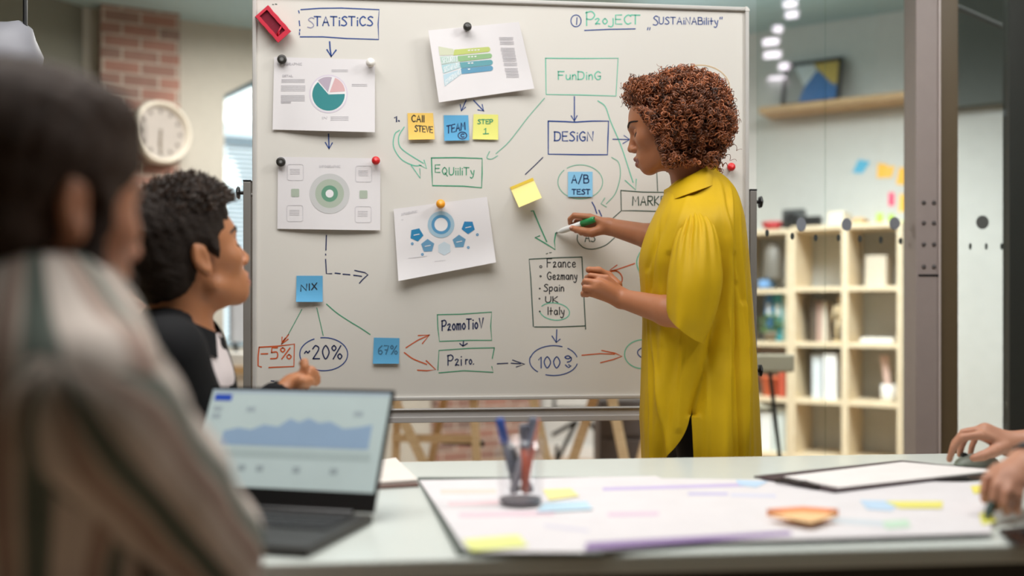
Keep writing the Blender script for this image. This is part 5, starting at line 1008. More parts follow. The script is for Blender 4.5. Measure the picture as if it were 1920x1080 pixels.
def strand_mat(name, rgb):
    m = mat(name, rgb, .6, spec=.18, var=.35, scale=60); nt = m.node_tree; bs = nt.nodes['Principled BSDF']; tc = nt.nodes.new('ShaderNodeTexCoord'); n = nt.nodes.new('ShaderNodeTexNoise'); n.inputs['Scale'].default_value = 160; n.inputs['Distortion'].default_value = 2
    bp = nt.nodes.new('ShaderNodeBump'); bp.inputs['Strength'].default_value = .8; bp.inputs['Distance'].default_value = .004; nt.links.new(tc.outputs['Object'], n.inputs[0]); nt.links.new(n.outputs['Fac'], bp.inputs['Height']); nt.links.new(bp.outputs[0], bs.inputs['Normal']); return m
def noise3(g, f, seed=0):
    r = np.random.default_rng(seed); o = 0
    for _ in range(7): k = r.normal(size=3)*f; o = o+np.sin(g @ k+r.uniform(0, 6.3))
    return o/7
# ================================================================== the woman at the board
Dw = 2.585
wo = thing('person', 'woman in yellow shirt with curly hair writing on the whiteboard', 'person', P(1312, 1000, Dw)*np.array([1, 1, 0]))
HW = Head(P(1249, 229, 2.60), math.radians(166), math.radians(11), 0, 1.0)
SKW = skin_mat('skin_warm_brown', (176, 116, 82)); LIP = mat('lip_brown', (140, 76, 64), .4, spec=.5)
wl, wr_ = P(1166, 560, 2.54), P(1143, 425, 2.80); el, er_ = P(1300, 596, 2.385), P(1275, 458, 2.665); sl_, sr_ = P(1314, 418, 2.475), P(1300, 410, 2.70)
pts = [HW.w(.12, 0, 0), HW.w(-.11, 0, .12), P(1085, 500, 2.5), P(1062, 400, 2.88), sl_, sr_, el, P(1312, 790, Dw-.16), P(1312, 790, Dw+.16), P(1400, 500, Dw)]
lo, hi = bounds(pts, .04); F = Field(lo, hi, .0026)
HW.carve(F)
F.cone(HW.w(-.025, 0, -.055), P(1304, 348, 2.595), .050, .054, .02); F.cone(P(1304, 348, 2.595), P(1312, 410, 2.59), .052, .07, .03)
for a in (sl_, sr_): F.cone(P(1308, 385, 2.59), a, .042, .042, .03)
F.ell(P(1308, 470, Dw), (.098, .12, .14), .03, M=np.stack([RT, FW, (0, 0, 1.)])); F.ell(P(1312, 590, Dw), (.095, .12, .16), .03, M=np.stack([RT, FW, (0, 0, 1.)])); F.ell(P(1314, 740, Dw), (.095, .12, .12), .03, M=np.stack([RT, FW, (0, 0, 1.)]))
F.chain([sl_, el], [.042, .034], .012); F.chain([el, el*.65+wl*.35, wl], [.034, .0365, .0245], .012)
F.chain([sr_, er_], [.042, .038], .012); F.chain([er_, er_*.6+wr_*.4, wr_], [.037, .035, .0235], .012)
Q = lambda *a: [P(*t) for t in a]
hand(F, wl, Q((1137, 522, 2.535), (1123, 531, 2.515), (1114, 541, 2.512), (1111, 551, 2.522)),
     [Q((1107, 517, 2.535), (1100, 521, 2.556), (1111, 527, 2.565)), Q((1098, 527, 2.513), (1095, 532, 2.535), (1106, 536, 2.548)), Q((1097, 539, 2.512), (1096, 543, 2.535), (1106, 545, 2.545)), Q((1093, 550, 2.522), (1093, 553, 2.540), (1102, 554, 2.550))],
     Q((1156, 535, 2.572), (1140, 518, 2.585), (1122, 508, 2.575), (1104, 506, 2.565)), .0073, .0120, .024)
hand(F, wr_, Q((1106, 407, 2.822), (1109, 414, 2.845), (1113, 422, 2.857), (1118, 430, 2.862)),
     [Q((1077, 404, 2.838), (1069, 411, 2.850), (1069, 419, 2.860)), Q((1082, 415, 2.858), (1077, 424, 2.866), (1080, 433, 2.858)), Q((1088, 425, 2.868), (1084, 432, 2.870), (1090, 438, 2.858)), Q((1098, 434, 2.872), (1096, 439, 2.870), (1104, 441, 2.860))],
     Q((1130, 430, 2.800), (1110, 436, 2.806), (1091, 433, 2.822), (1073, 428, 2.838)), .0080, .0125, .0225)
body = skin_obj('body', F, [SKW, LIP], wo, lambda p: HW.lips(p))
eyes(HW, wo, SKW, drop=26); brows(HW, wo, mat('brow_dark', (40, 24, 18), .6))
NAIL = mat('nail_pink', (205, 150, 128), .25)
for p_, d_ in ((P(1071, 427, 2.829), P(1068, 425, 2.815)-P(1073, 428, 2.838)),): MB().ell(p_, (.006, .003, .0045), 10, 6).build('thumb_nail', NAIL, wo, True)
# pen in the writing hand
a, b = P(1042, 437, 2.893), P(1115.5, 411, 2.800); a = B(1042, 437, .0012); d = b-a; L_ = np.linalg.norm(d); d /= L_
pn = thing('marker_pen', 'white marker with green cap end held in her writing hand', 'marker', a)
MB().lathe(a, d, [(.0008, 0), (.002, .003), (.0028, .008), (.0075, .022), (.0085, .03), (.0085, L_*.67), (0, L_*.67)], 20).build('barrel', mat('marker_white', (228, 228, 226), .35), pn, True)
MB().lathe(a+d*.0001, d, [(.0009, -.0002), (.0022, .003), (.003, .0075), (0, .0076)], 12).build('nib', INK['dark'], pn)
MB().lathe(a+d*L_*.67, d, [(.0092, 0), (.0092, L_*.29), (.0080, L_*.33), (.0045, L_*.33), (.0042, L_*.322), (0, L_*.322)], 20).build('cap', mat('cap_green', (40, 150, 86), .3), pn, True)
# tunic: one open sheet that starts at the side slit and runs round to it again
YEL = cloth_mat('yellow_silk', (200, 162, 18), .55, .0); YEL.node_tree.nodes['Principled BSDF'].inputs['Specular IOR Level'].default_value = .18
vr = [322, 335, 350, 366, 385, 405, 440, 480, 540, 600, 660, 720, 780, 860, 905]
uL = [1290, 1272, 1256, 1245, 1236, 1226, 1211, 1200, 1202, 1205, 1203, 1201, 1199, 1201, 1202]; uR = [1348, 1364, 1377, 1385, 1391, 1396, 1401, 1405, 1410, 1414, 1418, 1421, 1424, 1427, 1429]; ryy = [.052, .066, .085, .110, .142, .166, .180, .178, .162, .155, .162, .180, .19, .196, .2]
rows = list(np.linspace(322, 405, 20))+list(np.linspace(410, 905, 90)); NTH = 260; rings = []
FOLD = [(1365, 430, 1350, 900, .012, .09), (1394, 520, 1390, 900, .008, .06), (1332, 630, 1302, 775, -.020, .085), (1350, 600, 1336, 900, .014, .13), (1225, 640, 1268, 900, .009, .07), (1212, 560, 1226, 900, .006, .05), (1275, 650, 1246, 860, -.007, .12), (1252, 400, 1216, 500, -.006, .10), (1360, 360, 1386, 560, -.007, .07), (1300, 350, 1262, 470, .005, .09), (1345, 340, 1372, 470, .005, .08), (1376, 640, 1372, 905, -.009, .05), (1408, 640, 1410, 905, -.005, .05), (1240, 470, 1250, 640, .004, .12), (1388, 470, 1398, 905, .009, .035), (1374, 520, 1384, 905, -.008, .03), (1358, 620, 1362, 905, .007, .03), (1322, 640, 1322, 905, .006, .04), (1284, 640, 1278, 800, .005, .04), (1236, 420, 1222, 540, -.004, .05), (1366, 345, 1378, 520, .006, .04)]
def th_of(u, uc, h): return -math.acos(max(-.999, min(.999, (u-uc)/h)))
for v in rows:
    l, r, ry = smooth_interp(v, vr, uL), smooth_interp(v, vr, uR), smooth_interp(v, vr, ryy); uc, h = (l+r)/2, (r-l)/2
    k = max(0, (v-762)/96); uB = 1298+5*k; uF = 1298-4*k-36*k*k if k > 0 else 1298; uF = max(uF, 1210)
    t0, t1 = th_of(uB, uc, h), 2*PI+th_of(uF, uc, h); ring = []
    amp = float(np.interp(v, [330, 420, 560, 760, 905], [0, .003, .007, .012, .016])); Dc = Dw+.002
    for t in np.linspace(t0, t1, NTH):
        s_ = t; fo = amp*(.55*math.sin(5*s_+.007*v+1)+.3*math.sin(9*s_-.009*v+2)+.15*math.sin(17*s_+.012*v))+.0012*math.sin(.05*v+6*s_)*math.sin(.021*v-9*s_)
        ug = uc+h*math.cos(t)
        for (ua, va, ub, vb, am, wd) in FOLD:
            f_ = (v-va)/(vb-va)
            if -.25 < f_ < 1.05:
                tl = th_of(ua+(ub-ua)*f_, uc, h) % (2*PI); dt = (t-tl+PI) % (2*PI)-PI; env = min(1, max(0, (f_+.25)/.4))*(1 if v > 860 else 1); fo += am*env*math.exp(-(dt/wd)**2)
        c, s2 = math.cos(t), math.sin(t); e_ = 2/2.25; X_ = math.copysign(abs(c)**e_, c); Y_ = math.copysign(abs(s2)**e_, s2)
        silh = 1-.75*abs(c)**6                               # keep the outline, fold the faces
        vv = v
        if v > 760:
            tt = t % (2*PI); fr_ = max(0, min(1, (tt-2.2)/.5))*max(0, min(1, (3.9-tt)/.6)); vv = v-fr_*(v-760)/145*44
        ring.append(P(uc+(h+fo*720*silh)*X_, vv, Dc+(ry+fo*silh*1.0)*Y_))
    rings.append(ring)
mb = MB(); mb.grid(rings); tun = mb.build('shirt', YEL, wo, True, solid=.0014, weld=True)
# near sleeve
lp_ = [(1287, 393), (1276, 420), (1264, 450), (1256, 490), (1251, 530), (1250, 575), (1253, 592)]; rp_ = [(1318, 392), (1337, 416), (1347, 446), (1353, 490), (1354, 535), (1340, 595), (1319, 641)]; dp = [.010, .040, .058, .070, .078, .08, .08]; dd = [2.448, 2.437, 2.425, 2.41, 2.402, 2.398, 2.398]
rings = []
for s in np.linspace(0, 1, 60):
    x = s*6; xs = range(7); L1 = np.array([smooth_interp(x, xs, [p[0] for p in lp_]), smooth_interp(x, xs, [p[1] for p in lp_])]); R1 = np.array([smooth_interp(x, xs, [p[0] for p in rp_]), smooth_interp(x, xs, [p[1] for p in rp_])])
    d_, dc = smooth_interp(x, xs, dp), smooth_interp(x, xs, dd); c = (L1+R1)/2; e = (R1-L1)/2; ring = []
    for t in np.linspace(0, 2*PI, 140, endpoint=False):
        g = .0055*math.sin(15*t+.6*math.sin(3*t))*math.exp(-((s-.24)/.22)**2)+.006*math.sin(4*t+1+2*s)*s+.004*math.sin(7*t-3*s)*s
        sag = .0; q = c+e*math.cos(t)*(1+g*8*(abs(math.sin(t)))); bulge = (1+.10*math.sin(PI*s))
        vv = q[1]+(10*s**4)*max(0, -math.sin(t))
        ring.append(P(q[0], vv, dc+(d_*bulge+g)*math.sin(t)))
    rings.append(ring)
loft('sleeve', rings, YEL, wo)
# far sleeve, mostly behind the body
rings = []
for s in np.linspace(0, 1, 24):
    c = P(1300-24*s, 398+66*s, 2.745-.05*s); r = .02+.055*min(1, s*2.2); ring = []
    for t in np.linspace(0, 2*PI, 60, endpoint=False): ring.append(c+(r*math.cos(t))*np.array([0, 0, 1.])*(.75)+r*math.sin(t)*FW*.9+RT*.03*math.cos(t)*s)
    rings.append(ring)
loft('sleeve', rings, YEL, wo)
# collar
def tilt_ring(fu, fv, bu, bv, ry, D, n=72, gap=0, tip=0):
    out = []
    for t in np.linspace(PI+gap, 3*PI-gap, n):
        c, s = math.cos(t), math.sin(t); k = (1-c)/2; u = fu*k+bu*(1-k); v = fv*k+bv*(1-k)+tip*max(0, 1-abs(((t-PI) % (2*PI))-gap)/.5)*0
        out.append(P(u, v+(tip*max(0, 1-(t-PI-gap)/.55) if t < PI+gap+.55 else tip*max(0, 1-(3*PI-gap-t)/.55) if t > 3*PI-gap-.55 else 0), D+ry*s))
    return out
rs = [tilt_ring(1252, 366, 1344, 322, .060, 2.592, gap=.12), tilt_ring(1248, 356, 1340, 304, .062, 2.592, gap=.12), tilt_ring(1245, 357, 1342, 303, .067, 2.592, gap=.14), tilt_ring(1243, 368, 1347, 320, .093, 2.592, gap=.22, tip=6), tilt_ring(1240, 382, 1351, 342, .121, 2.592, gap=.30, tip=24)]
loft('collar', rs, YEL, wo, loop=False, thick=.002)
# trousers and shoes
NAVY = cloth_mat('navy_trousers', (44, 46, 56), .7, .2); zf = np.array([0, 0, 1.])
b0_, b1_ = W((1312-960)/FPX*Dw, Dw-.065, 0), W((1312-960)/FPX*Dw, Dw+.085, 0)
F = Field(*bounds([b0_-RT*.12-FW*.1, b1_+RT*.12+FW*.1+zf*.98], .05), .008)
for b_ in (b0_, b1_): F.chain([b_+zf*.90, b_+zf*.5, b_+zf*.09], [.078, .060, .048], .03)
F.ell(P(1314, 775, Dw+.01), (.085, .115, .11), .04, M=np.stack([RT, FW, (0, 0, 1.)])); skin_obj('trousers', F, NAVY, wo)
def shoe(root, b_, fd, m):
    F = Field(*bounds([b_-fd*.1, b_+fd*.2+zf*.1], .06), .006); F.cone(b_+zf*.045-fd*.04, b_+zf*.035+fd*.13, .042, .034, .02); F.cone(b_+zf*.05-fd*.03, b_+zf*.10-fd*.03, .04, .042, .02); F.cutplane(b_+zf*.001, (0, 0, -1)); skin_obj('shoe', F, m, root)
fd_ = -RT*.97+FW*.24
for b_ in (b0_, b1_): shoe(wo, b_, fd_, mat('shoe_dark', (40, 36, 34), .5))
# hair: a dense cap with thousands of ringlets
HB_ = hair_mat('curly_brown', (60, 33, 21), (192, 114, 70)); hc = P(1280, 213, 2.605)
bx, by = [196, 206, 225, 250, 275, 300, 330], [1150, 1194, 1207, 1225, 1235, 1243, 1252]
def hair_ok(p):
    X = p @ RT; D = p @ FW; u = 960+FPX*X/D; v = HZ-FPX*(p[:, 2]-CZ)/D; return (u > np.interp(v, bx, by)) | (v < 199)
def hair_r(dirs):                                            # distance of the outline from the hair centre for a direction
    x, y, z = dirs @ RT, dirs @ FW, dirs[:, 2]; pw = np.where(z > 0, 2.0, 2.7); r = (np.abs(x/.138)**pw+np.abs(y/.132)**pw+np.abs(z/np.where(z > 0, .124, .140))**pw)**(-1/pw)
    bump = np.exp(-(((x+.80)/.30)**2+((z-.5)/.26)**2)); return r*(1+.03*noise3(dirs*1.0, 4, 3))+.022*bump
n = 5200; dirs = rng.normal(size=(n, 3)); dirs /= np.linalg.norm(dirs, axis=1, keepdims=True); rr = hair_r(dirs)
p0 = hc+dirs*(rr*rng.uniform(.66, .93, n))[:, None]; dv = dirs*rng.uniform(.1, 1, (n, 1))+rng.normal(size=(n, 3))*.55-zf*rng.uniform(0, .7, (n, 1)); ln = rng.uniform(.018, .046, n)
e = p0+dv/np.linalg.norm(dv, axis=1, keepdims=True)*ln[:, None]; inside = np.linalg.norm(e-hc, axis=1) < hair_r((e-hc)/np.linalg.norm(e-hc, axis=1, keepdims=True))*1.04
keep = hair_ok(p0) & hair_ok(e) & inside & (p0[:, 2] > P(1300, 322, 2.6)[2]) & (e[:, 2] > P(1300, 330, 2.6)[2]); p0, dv, ln = p0[keep], dv[keep], ln[keep]; 
q1 = P(1206, 174, 2.60)+np.clip(rng.normal(size=(900, 3)), -1.7, 1.7)*np.array([.017, .032, .015]); q2 = []                 # fringe and the curls along the cheek
while len(q2) < 700:
    v = rng.uniform(208, 312); q2.append(P(np.interp(v, bx, by)+rng.uniform(0, 26), v, 2.60-.082+.012*rng.uniform(-1, 1)+max(0, 215-v)*.0006))
while len(q2) < 1250:
    v = rng.uniform(284, 318); u = rng.uniform(1250, 1346); q2.append(P(u, v, 2.60+rng.uniform(-.085, .07)))
q2 = np.array(q2); qd = np.concatenate([(q1-hc)+rng.normal(size=q1.shape)*.07, (q2-hc)*.2+rng.normal(size=q2.shape)*.1-zf*.06-FW*.05]); q1 = np.concatenate([q1, q2]); ql = rng.uniform(.012, .028, len(q1))
e1_ = q1+qd/np.linalg.norm(qd, axis=1, keepdims=True)*ql[:, None]; ok = hair_ok(q1) & hair_ok(e1_) & (e1_[:, 2] > P(1300, 322, 2.6)[2]); p0, dv, ln = np.concatenate([p0, q1[ok]]), np.concatenate([dv, qd[ok]]), np.concatenate([ln, ql[ok]]); n = len(p0)
vs, fs = coils(p0, dv, ln, rng.uniform(.0036, .0072, n), rng.uniform(2, 3.6, n), rng.uniform(.0010, .0020, n))
o = raw_mesh('hair', vs, fs, HB_, wo); o['label'] = 'dense brown ringlets'
stray = [(1240, 140, 1237, 124), (1195, 160, 1186, 140), (1268, 140, 1268, 128), (1210, 155, 1203, 142), (1300, 150, 1304, 138), (1180, 170, 1166, 160), (1180, 190, 1168, 196), (1340, 180, 1354, 168), (1365, 220, 1380, 214), (1368, 270, 1384, 280), (1360, 290, 1374, 300), (1320, 300, 1330, 312), (1252, 295, 1248, 312), (1248, 280, 1238, 290), (1215, 225, 1206, 215), (1255, 140, 1250, 126), (1285, 142, 1290, 130), (1325, 165, 1334, 154)]
p0 = np.array([P(a, b, 2.59+rng.uniform(-.03, .03)) for a, b, c, d in stray]); q0 = np.array([P(c, d, 2.59) for a, b, c, d in stray]); p0 = p0+(hc-p0)*.12; dv = q0-p0
vs, fs = coils(p0, dv, np.linalg.norm(dv, axis=1)*1.2, np.full(len(p0), .0055), np.full(len(p0), 2.5), np.full(len(p0), .0009), 34)
o = raw_mesh('stray_curls', vs, fs, HB_, wo)
F = Field(hc-.16, hc+.16, .005); F.ell(hc, (.112, .108, .100), .01, M=np.stack([RT, FW, zf])); F.ell(P(1214, 170, 2.6), (.03, .05, .022), .03, M=np.stack([RT, FW, zf]))
def facecut(g):
    X = g @ RT; D = g @ FW; u = 960+FPX*X/D; v = HZ-FPX*(g[..., 2]-CZ)/D; return np.where(v > 172, (np.interp(v, bx, by)+16-u)/720, -1)
sl, g = F.sub(F.lo, F.lo+F.h*F.n); F.d = np.maximum(F.d, facecut(g).astype(np.float32)); F.warp(lambda g: .006*noise3(g, 90, 5))
skin_obj('hair_cap', F, strand_mat('hair_deep_brown', (46, 26, 18)), wo)
# ================================================================== young man in the black overshirt
D2 = 2.0
m2 = thing('person', 'young man in black overshirt turning towards the whiteboard behind the laptop', 'person', P(330, 1000, D2)*np.array([1, 1, 0]))
H2 = Head(P(348, 468, D2), math.radians(39), math.radians(-19), 0, 1.11); SK2 = skin_mat('skin_tan', (182, 122, 84)); OFF = np.stack([RT, FW, zf])
nk = P(338, 640, D2); shn, shf = P(312, 668, D2-.175), P(318, 668, D2+.18); eln, wn2 = P(402, 858, 1.90), P(550, 726, 2.05)
F = Field(*bounds([H2.w(.12, 0, 0), H2.w(-.11, 0, .12), P(600, 690, 2.1), P(340, 900, 1.9), shf], .07), .0045)
H2.carve(F, True); F.cone(H2.w(-.03, 0, -.05), nk, .062, .064, .025); F.ell(P(330, 790, D2), (.105, .17, .22), .03, M=OFF)
F.chain([eln, wn2], [.040, .028], .012)
hand(F, wn2, Q((566, 706, 2.05), (574, 704, 2.075), (580, 706, 2.10), (585, 711, 2.12)), [Q((572, 688, 2.05), (571, 678, 2.055), (566, 682, 2.06)), Q((584, 694, 2.08), (589, 700, 2.085), (585, 708, 2.085)), Q((590, 700, 2.105), (594, 708, 2.11), (589, 714, 2.105)), Q((594, 708, 2.125), (596, 716, 2.125), (591, 720, 2.12))], Q((556, 722, 2.03), (566, 716, 2.02), (577, 714, 2.03), (584, 715, 2.045)), .0088, .0135, .025)
skin_obj('body', F, [SK2, mat('lip_tan', (160, 92, 78), .45)], m2, lambda p: H2.lips(p)); eyes(H2, m2, SK2); brows(H2, m2, mat('brow_black', (24, 18, 16), .6), 1.3)
BLK = cloth_mat('black_twill', (15, 15, 18), .8, .0)
F = Field(*bounds([P(205, 590, D2), P(450, 980, D2-.22), P(450, 980, D2+.24), wn2], .05), .006)
F.cone(P(342, 640, D2), P(330, 700, D2), .078, .11, .03, flat=RT, fs=.9)
for a in (shn, shf): F.cone(P(333, 645, D2), a, .062, .068, .04)
F.ell(P(326, 800, D2), (.122, .20, .24), .04, M=OFF); F.chain([shn, eln], [.068, .058], .03); F.chain([eln, eln*.2+wn2*.8], [.056, .040], .02); F.chain([shf, P(430, 830, 2.24)], [.068, .056], .03)
F.warp(lambda g: .004*noise3(g, 28, 2)); F.cone(P(388, 612, D2-.045), P(416, 760, D2-.075), .030, .042, .008, 'cut'); F.cone(P(352, 610, D2), P(345, 640, D2), .066, .068, .006, 'cut'); F.cone(eln*.15+wn2*.85, wn2, .034, .03, .004, 'cut')
F.cutplane(P(330, 985, D2), (0, 0, -1)); skin_obj('overshirt', F, BLK, m2)
F = Field(*bounds([P(300, 620, D2-.14), P(420, 900, D2+.14)], .08), .007); F.ell(P(333, 790, D2-.01), (.108, .17, .225), .02, M=OFF); F.cone(P(345, 650, D2), P(345, 700, D2), .074, .09, .03); F.cone(P(350, 600, D2), P(346, 642, D2), .064, .066, .006, 'cut'); skin_obj('white_tee', F, cloth_mat('white_cotton', (226, 214, 214), .8), m2)
def ring2(uc, vc, ru, tl, rd, n=60, gap=.35, D=D2, f0=0):
    out = []
    for t in np.linspace(gap, 2*PI-gap, n): c, s = math.cos(t), math.sin(t); out.append(P(uc+ru*c, vc+tl*c, D+rd*s))
    return out
loft('collar', [ring2(347, 622, 62, 20, .072, gap=.45), ring2(345, 598, 60, 26, .068, gap=.4), ring2(344, 599, 66, 28, .074, gap=.42), ring2(341, 622, 74, 34, .088, gap=.5), ring2(338, 640, 80, 36, .10, gap=.52)], BLK, m2, loop=False, thick=.003)
for u, v, d in ((374, 668, -.115), (380, 722, -.128)): MB().lathe(P(u, v, D2+d), -FW+RT*.4, [(.0055, -.004), (.0055, .003), (0, .004)], 14).build('button', mat('button_pearl', (190, 186, 180), .3), m2)
# short dark hair
HR2 = strand_mat('hair_black_brown', (40, 30, 24))
F = Field(*bounds([H2.w(-.14, .11, -.12), H2.w(.13, -.11, .16), H2.w(-.14, -.11, .16), H2.w(.13, .11, -.12)], .02), .0045)
E2 = lambda c, r, k=.012, op='add': F.ell(H2.w(*c), np.array(r)*H2.k, k, op, H2.M)
E2((-.012, 0, .034), (.106, .083, .092)); E2((.030, 0, .078), (.066, .066, .044), .02); E2((-.05, 0, -.02), (.062, .073, .078), .02)
for y in (-1, 1): E2((.018, .071*y, -.005), (.016, .010, .03), .01)
E2((.112, 0, -.045), (.092, .12, .085), .01, 'cut'); E2((.012, 0, -.098), (.070, .12, .062), .012, 'cut')
for y in (-1, 1): E2((-.002, .086*y, -.028), (.024, .03, .036), .006, 'cut')
F.warp(lambda g: .0045*noise3(g, 120, 8)+.003*noise3(g, 240, 9)); skin_obj('hair', F, HR2, m2)
vs_ = []; 
n = 2600; dr_ = rng.normal(size=(n*3, 3)); dr_ /= np.linalg.norm(dr_, axis=1, keepdims=True); dr_ = dr_[(dr_[:, 2] > .25)][:n]; p0 = np.array([H2.w(*(np.array([.008, 0, .04])+d*np.array([.098, .078, .086]))) for d in dr_]); dw_ = (dr_*np.array([.5, .6, .5])+np.array([.7, 0, .1])+rng.normal(size=dr_.shape)*.3) @ H2.M
vs, fs = coils(p0, dw_, rng.uniform(.012, .026, len(p0)), np.full(len(p0), .003), np.full(len(p0), .7), rng.uniform(.0008, .0014, len(p0)), 8); raw_mesh('hair_locks', vs, fs, hair_mat('locks_dark', (32, 23, 18), (78, 54, 38)), m2)
# ================================================================== bearded man in the striped shirt
D1 = 1.06
m1 = thing('person', 'bearded man in striped shirt seen from behind at the left edge', 'person', P(90, 1200, D1)*np.array([1, 1, 0]))
H1 = Head(P(74, 362, D1), math.radians(54), math.radians(2), 0, 1.09); SK1 = skin_mat('skin_fair', (186, 128, 98))
nk1 = P(62, 600, D1-.01); s1r, s1l = P(182, 770, .90), P(-90, 700, 1.24); e1, w1 = P(385, 1015, 1.10), W(-.33, 1.18, .62); zt1 = .62
fwd1 = math.cos(math.radians(35))*RT+math.sin(math.radians(35))*FW; lat1 = np.cross(zf, fwd1); M1 = np.stack([fwd1, lat1, zf]); arms1 = ((s1r, e1, w1, 1), (s1l, s1l-zf*.25+fwd1*.08, s1l-zf*.42+fwd1*.25, -1))
F = Field(*bounds([H1.w(.13, 0, 0), H1.w(-.12, 0, .13), s1r, s1l, e1]+[t[2]+fwd1*.14-zf*.06 for t in arms1], .07), .005)
H1.carve(F, True); F.cone(H1.w(-.03, 0, -.05), nk1, .064, .066, .025); F.ell(P(60, 780, D1), (.10, .15, .15), .03, M=M1)
for s_, e_, w_, sg in arms1:
    F.cone(nk1-zf*.03, s_, .05, .05, .03); F.chain([s_, e_], [.052, .042], .012); F.chain([e_, w_], [.042, .028], .012); c = w_+fwd1*.075-zf*.03; sd_ = lat1*.02*sg
    hand(F, w_, [c+lat1*k for k in (-.028, -.009, .009, .028)], [[c+lat1*k+fwd1*.04-zf*.012, c+lat1*k+fwd1*.055-zf*.035, c+lat1*k+fwd1*.05-zf*.055] for k in (-.03, -.01, .01, .03)], [w_+fwd1*.02+sd_, w_+fwd1*.05+sd_*2-zf*.01, w_+fwd1*.085+sd_*2-zf*.03], .0088, .0135, .026)
skin_obj('body', F, [SK1, mat('lip_tan', (160, 92, 78), .45)], m1, lambda p: H1.lips(p)); eyes(H1, m1, SK1); brows(H1, m1, mat('brow_black', (24, 18, 16), .6), 1.3)
HR1 = strand_mat('hair_dark_brown', (58, 40, 28))
F = Field(*bounds([H1.w(-.15, .12, -.15), H1.w(.14, -.12, .17), H1.w(-.15, -.12, .17), H1.w(.14, .12, -.15)], .02), .0045)
E1 = lambda c, r, k=.012, op='add': F.ell(H1.w(*c), np.array(r)*H1.k, k, op, H1.M)
E1((-.012, 0, .034), (.110, .086, .094)); E1((.024, 0, .075), (.070, .070, .044), .02); E1((-.045, 0, -.03), (.066, .074, .082), .02)
for y in (-1, 1): E1((.022, .073*y, -.015), (.014, .009, .034), .01)
E1((.118, 0, -.045), (.092, .12, .085), .01, 'cut'); E1((.012, 0, -.105), (.074, .12, .062), .012, 'cut')
for y in (-1, 1): E1((-.002, .088*y, -.028), (.022, .03, .034), .006, 'cut')
F.warp(lambda g: .004*noise3(g, 110, 18)+.003*noise3(g, 240, 19)); skin_obj('hair', F, HR1, m1)
F = Field(*bounds([H1.w(0, .08, -.15), H1.w(.12, -.08, -.02), H1.w(.12, .08, -.02), H1.w(0, -.08, -.15)], .03), .0045)
for y in (-1, 1):
    a = [H1.w(.018, .068*y, -.022), H1.w(.014, .062*y, -.075), H1.w(.060, .030*y, -.112)]; F.chain(a, [.012, .019, .022], .012)
F.cone(H1.w(.066, -.02, -.112), H1.w(.066, .02, -.112), .022, .022, .015)
for y in (-1, 1): F.chain([H1.w(.099, .004*y, -.0715), H1.w(.082, .028*y, -.083), H1.w(.068, .036*y, -.10)], [.005, .007, .012], .006)
F.warp(lambda g: .003*noise3(g, 200, 21)); skin_obj('beard', F, strand_mat('beard_brown', (44, 28, 19)), m1)
def stripe_mat():
    m = mat('striped_cotton', (176, 162, 150), .8, spec=.2, bump=.15, bscale=700); nt = m.node_tree; b = nt.nodes['Principled BSDF']; at = nt.nodes.new('ShaderNodeAttribute'); at.attribute_name = 'stripe_pos'
    fr = nt.nodes.new('ShaderNodeMath'); fr.operation = 'FRACT'; r = nt.nodes.new('ShaderNodeValToRGB'); r.color_ramp.interpolation = 'EASE'; els = r.color_ramp.elements
    st = [(0, (222, 208, 198)), (.30, (222, 208, 198)), (.36, (104, 112, 104)), (.58, (100, 110, 102)), (.64, (212, 198, 186)), (.76, (172, 146, 134)), (.88, (172, 146, 134)), (.96, (222, 208, 198))]
    els[0].position, els[0].color = st[0][0], lin(st[0][1]); els[1].position, els[1].color = st[-1][0], lin(st[-1][1])
    for p, c in st[1:-1]: e = els.new(p); e.color = lin(c)
    nt.links.new(at.outputs['Fac'], fr.inputs[0]); nt.links.new(fr.outputs[0], r.inputs[0]); nt.links.new(r.outputs[0], b.inputs['Base Color']); return m
STR = stripe_mat()
def stripes(o, a, b, scale, ph=0):                           # stripe coordinate: angle round the axis a-b
    a, b = np.array(a)-np.array(ROOTLOC[o.name]), np.array(b)-np.array(ROOTLOC[o.name]); d = (b-a)/np.linalg.norm(b-a); x = np.cross(d, FW); x /= np.linalg.norm(x); y = np.cross(d, x)
    co = np.empty(len(o.data.vertices)*3, np.float32); o.data.vertices.foreach_get('co', co); q = co.reshape(-1, 3)-a; t = np.arctan2(q @ y, q @ x); at = o.data.attributes.new('stripe_pos', 'FLOAT', 'POINT'); at.data.foreach_set('value', (t/(2*PI)*scale+ph+40).astype(np.float32))
F = Field(*bounds([P(-330, 560, D1-.1), P(330, 700, .85), W(-.75, 1.35, zt1), W(-.3, .85, zt1)], .06), .006)
ct = P(60, 760, D1); F.cone(nk1+zf*.0, P(60, 680, D1), .082, .12, .04)
for a in (s1r, s1l): F.cone(P(66, 655, D1), a+zf*.015, .066, .066, .05)
F.ell(P(62, 800, D1), (.125, .20, .19), .05, M=M1); F.ell(np.array([*P(62, 800, D1)[:2], .68]), (.13, .18, .22), .05, M=M1)
F.warp(lambda g: .004*noise3(g, 24, 31)+.002*noise3(g, 60, 32)); F.cone(nk1+zf*.10, nk1+zf*.01, .07, .070, .006, 'cut'); F.cutplane((0, 0, .48), (0, 0, -1))
o = skin_obj('shirt', F, STR, m1); stripes(o, P(60, 600, D1), P(60, 900, D1), 13, .2)
for s_, e_, w_, sg in arms1:
    F = Field(*bounds([s_, e_, w_], .12), .006); F.chain([s_, s_*.5+e_*.5, e_], [.074, .066, .060], .02); F.chain([e_, w_], [.058, .040], .02); F.warp(lambda g: .004*noise3(g, 34, 41)+.0022*noise3(g, 80, 42)); F.cone(w_*.92+e_*.08, w_+(w_-e_)*.1, .031, .031, .004, 'cut'); o = skin_obj('sleeve', F, STR, m1); stripes(o, s_, e_, 6, .35)
rs = []
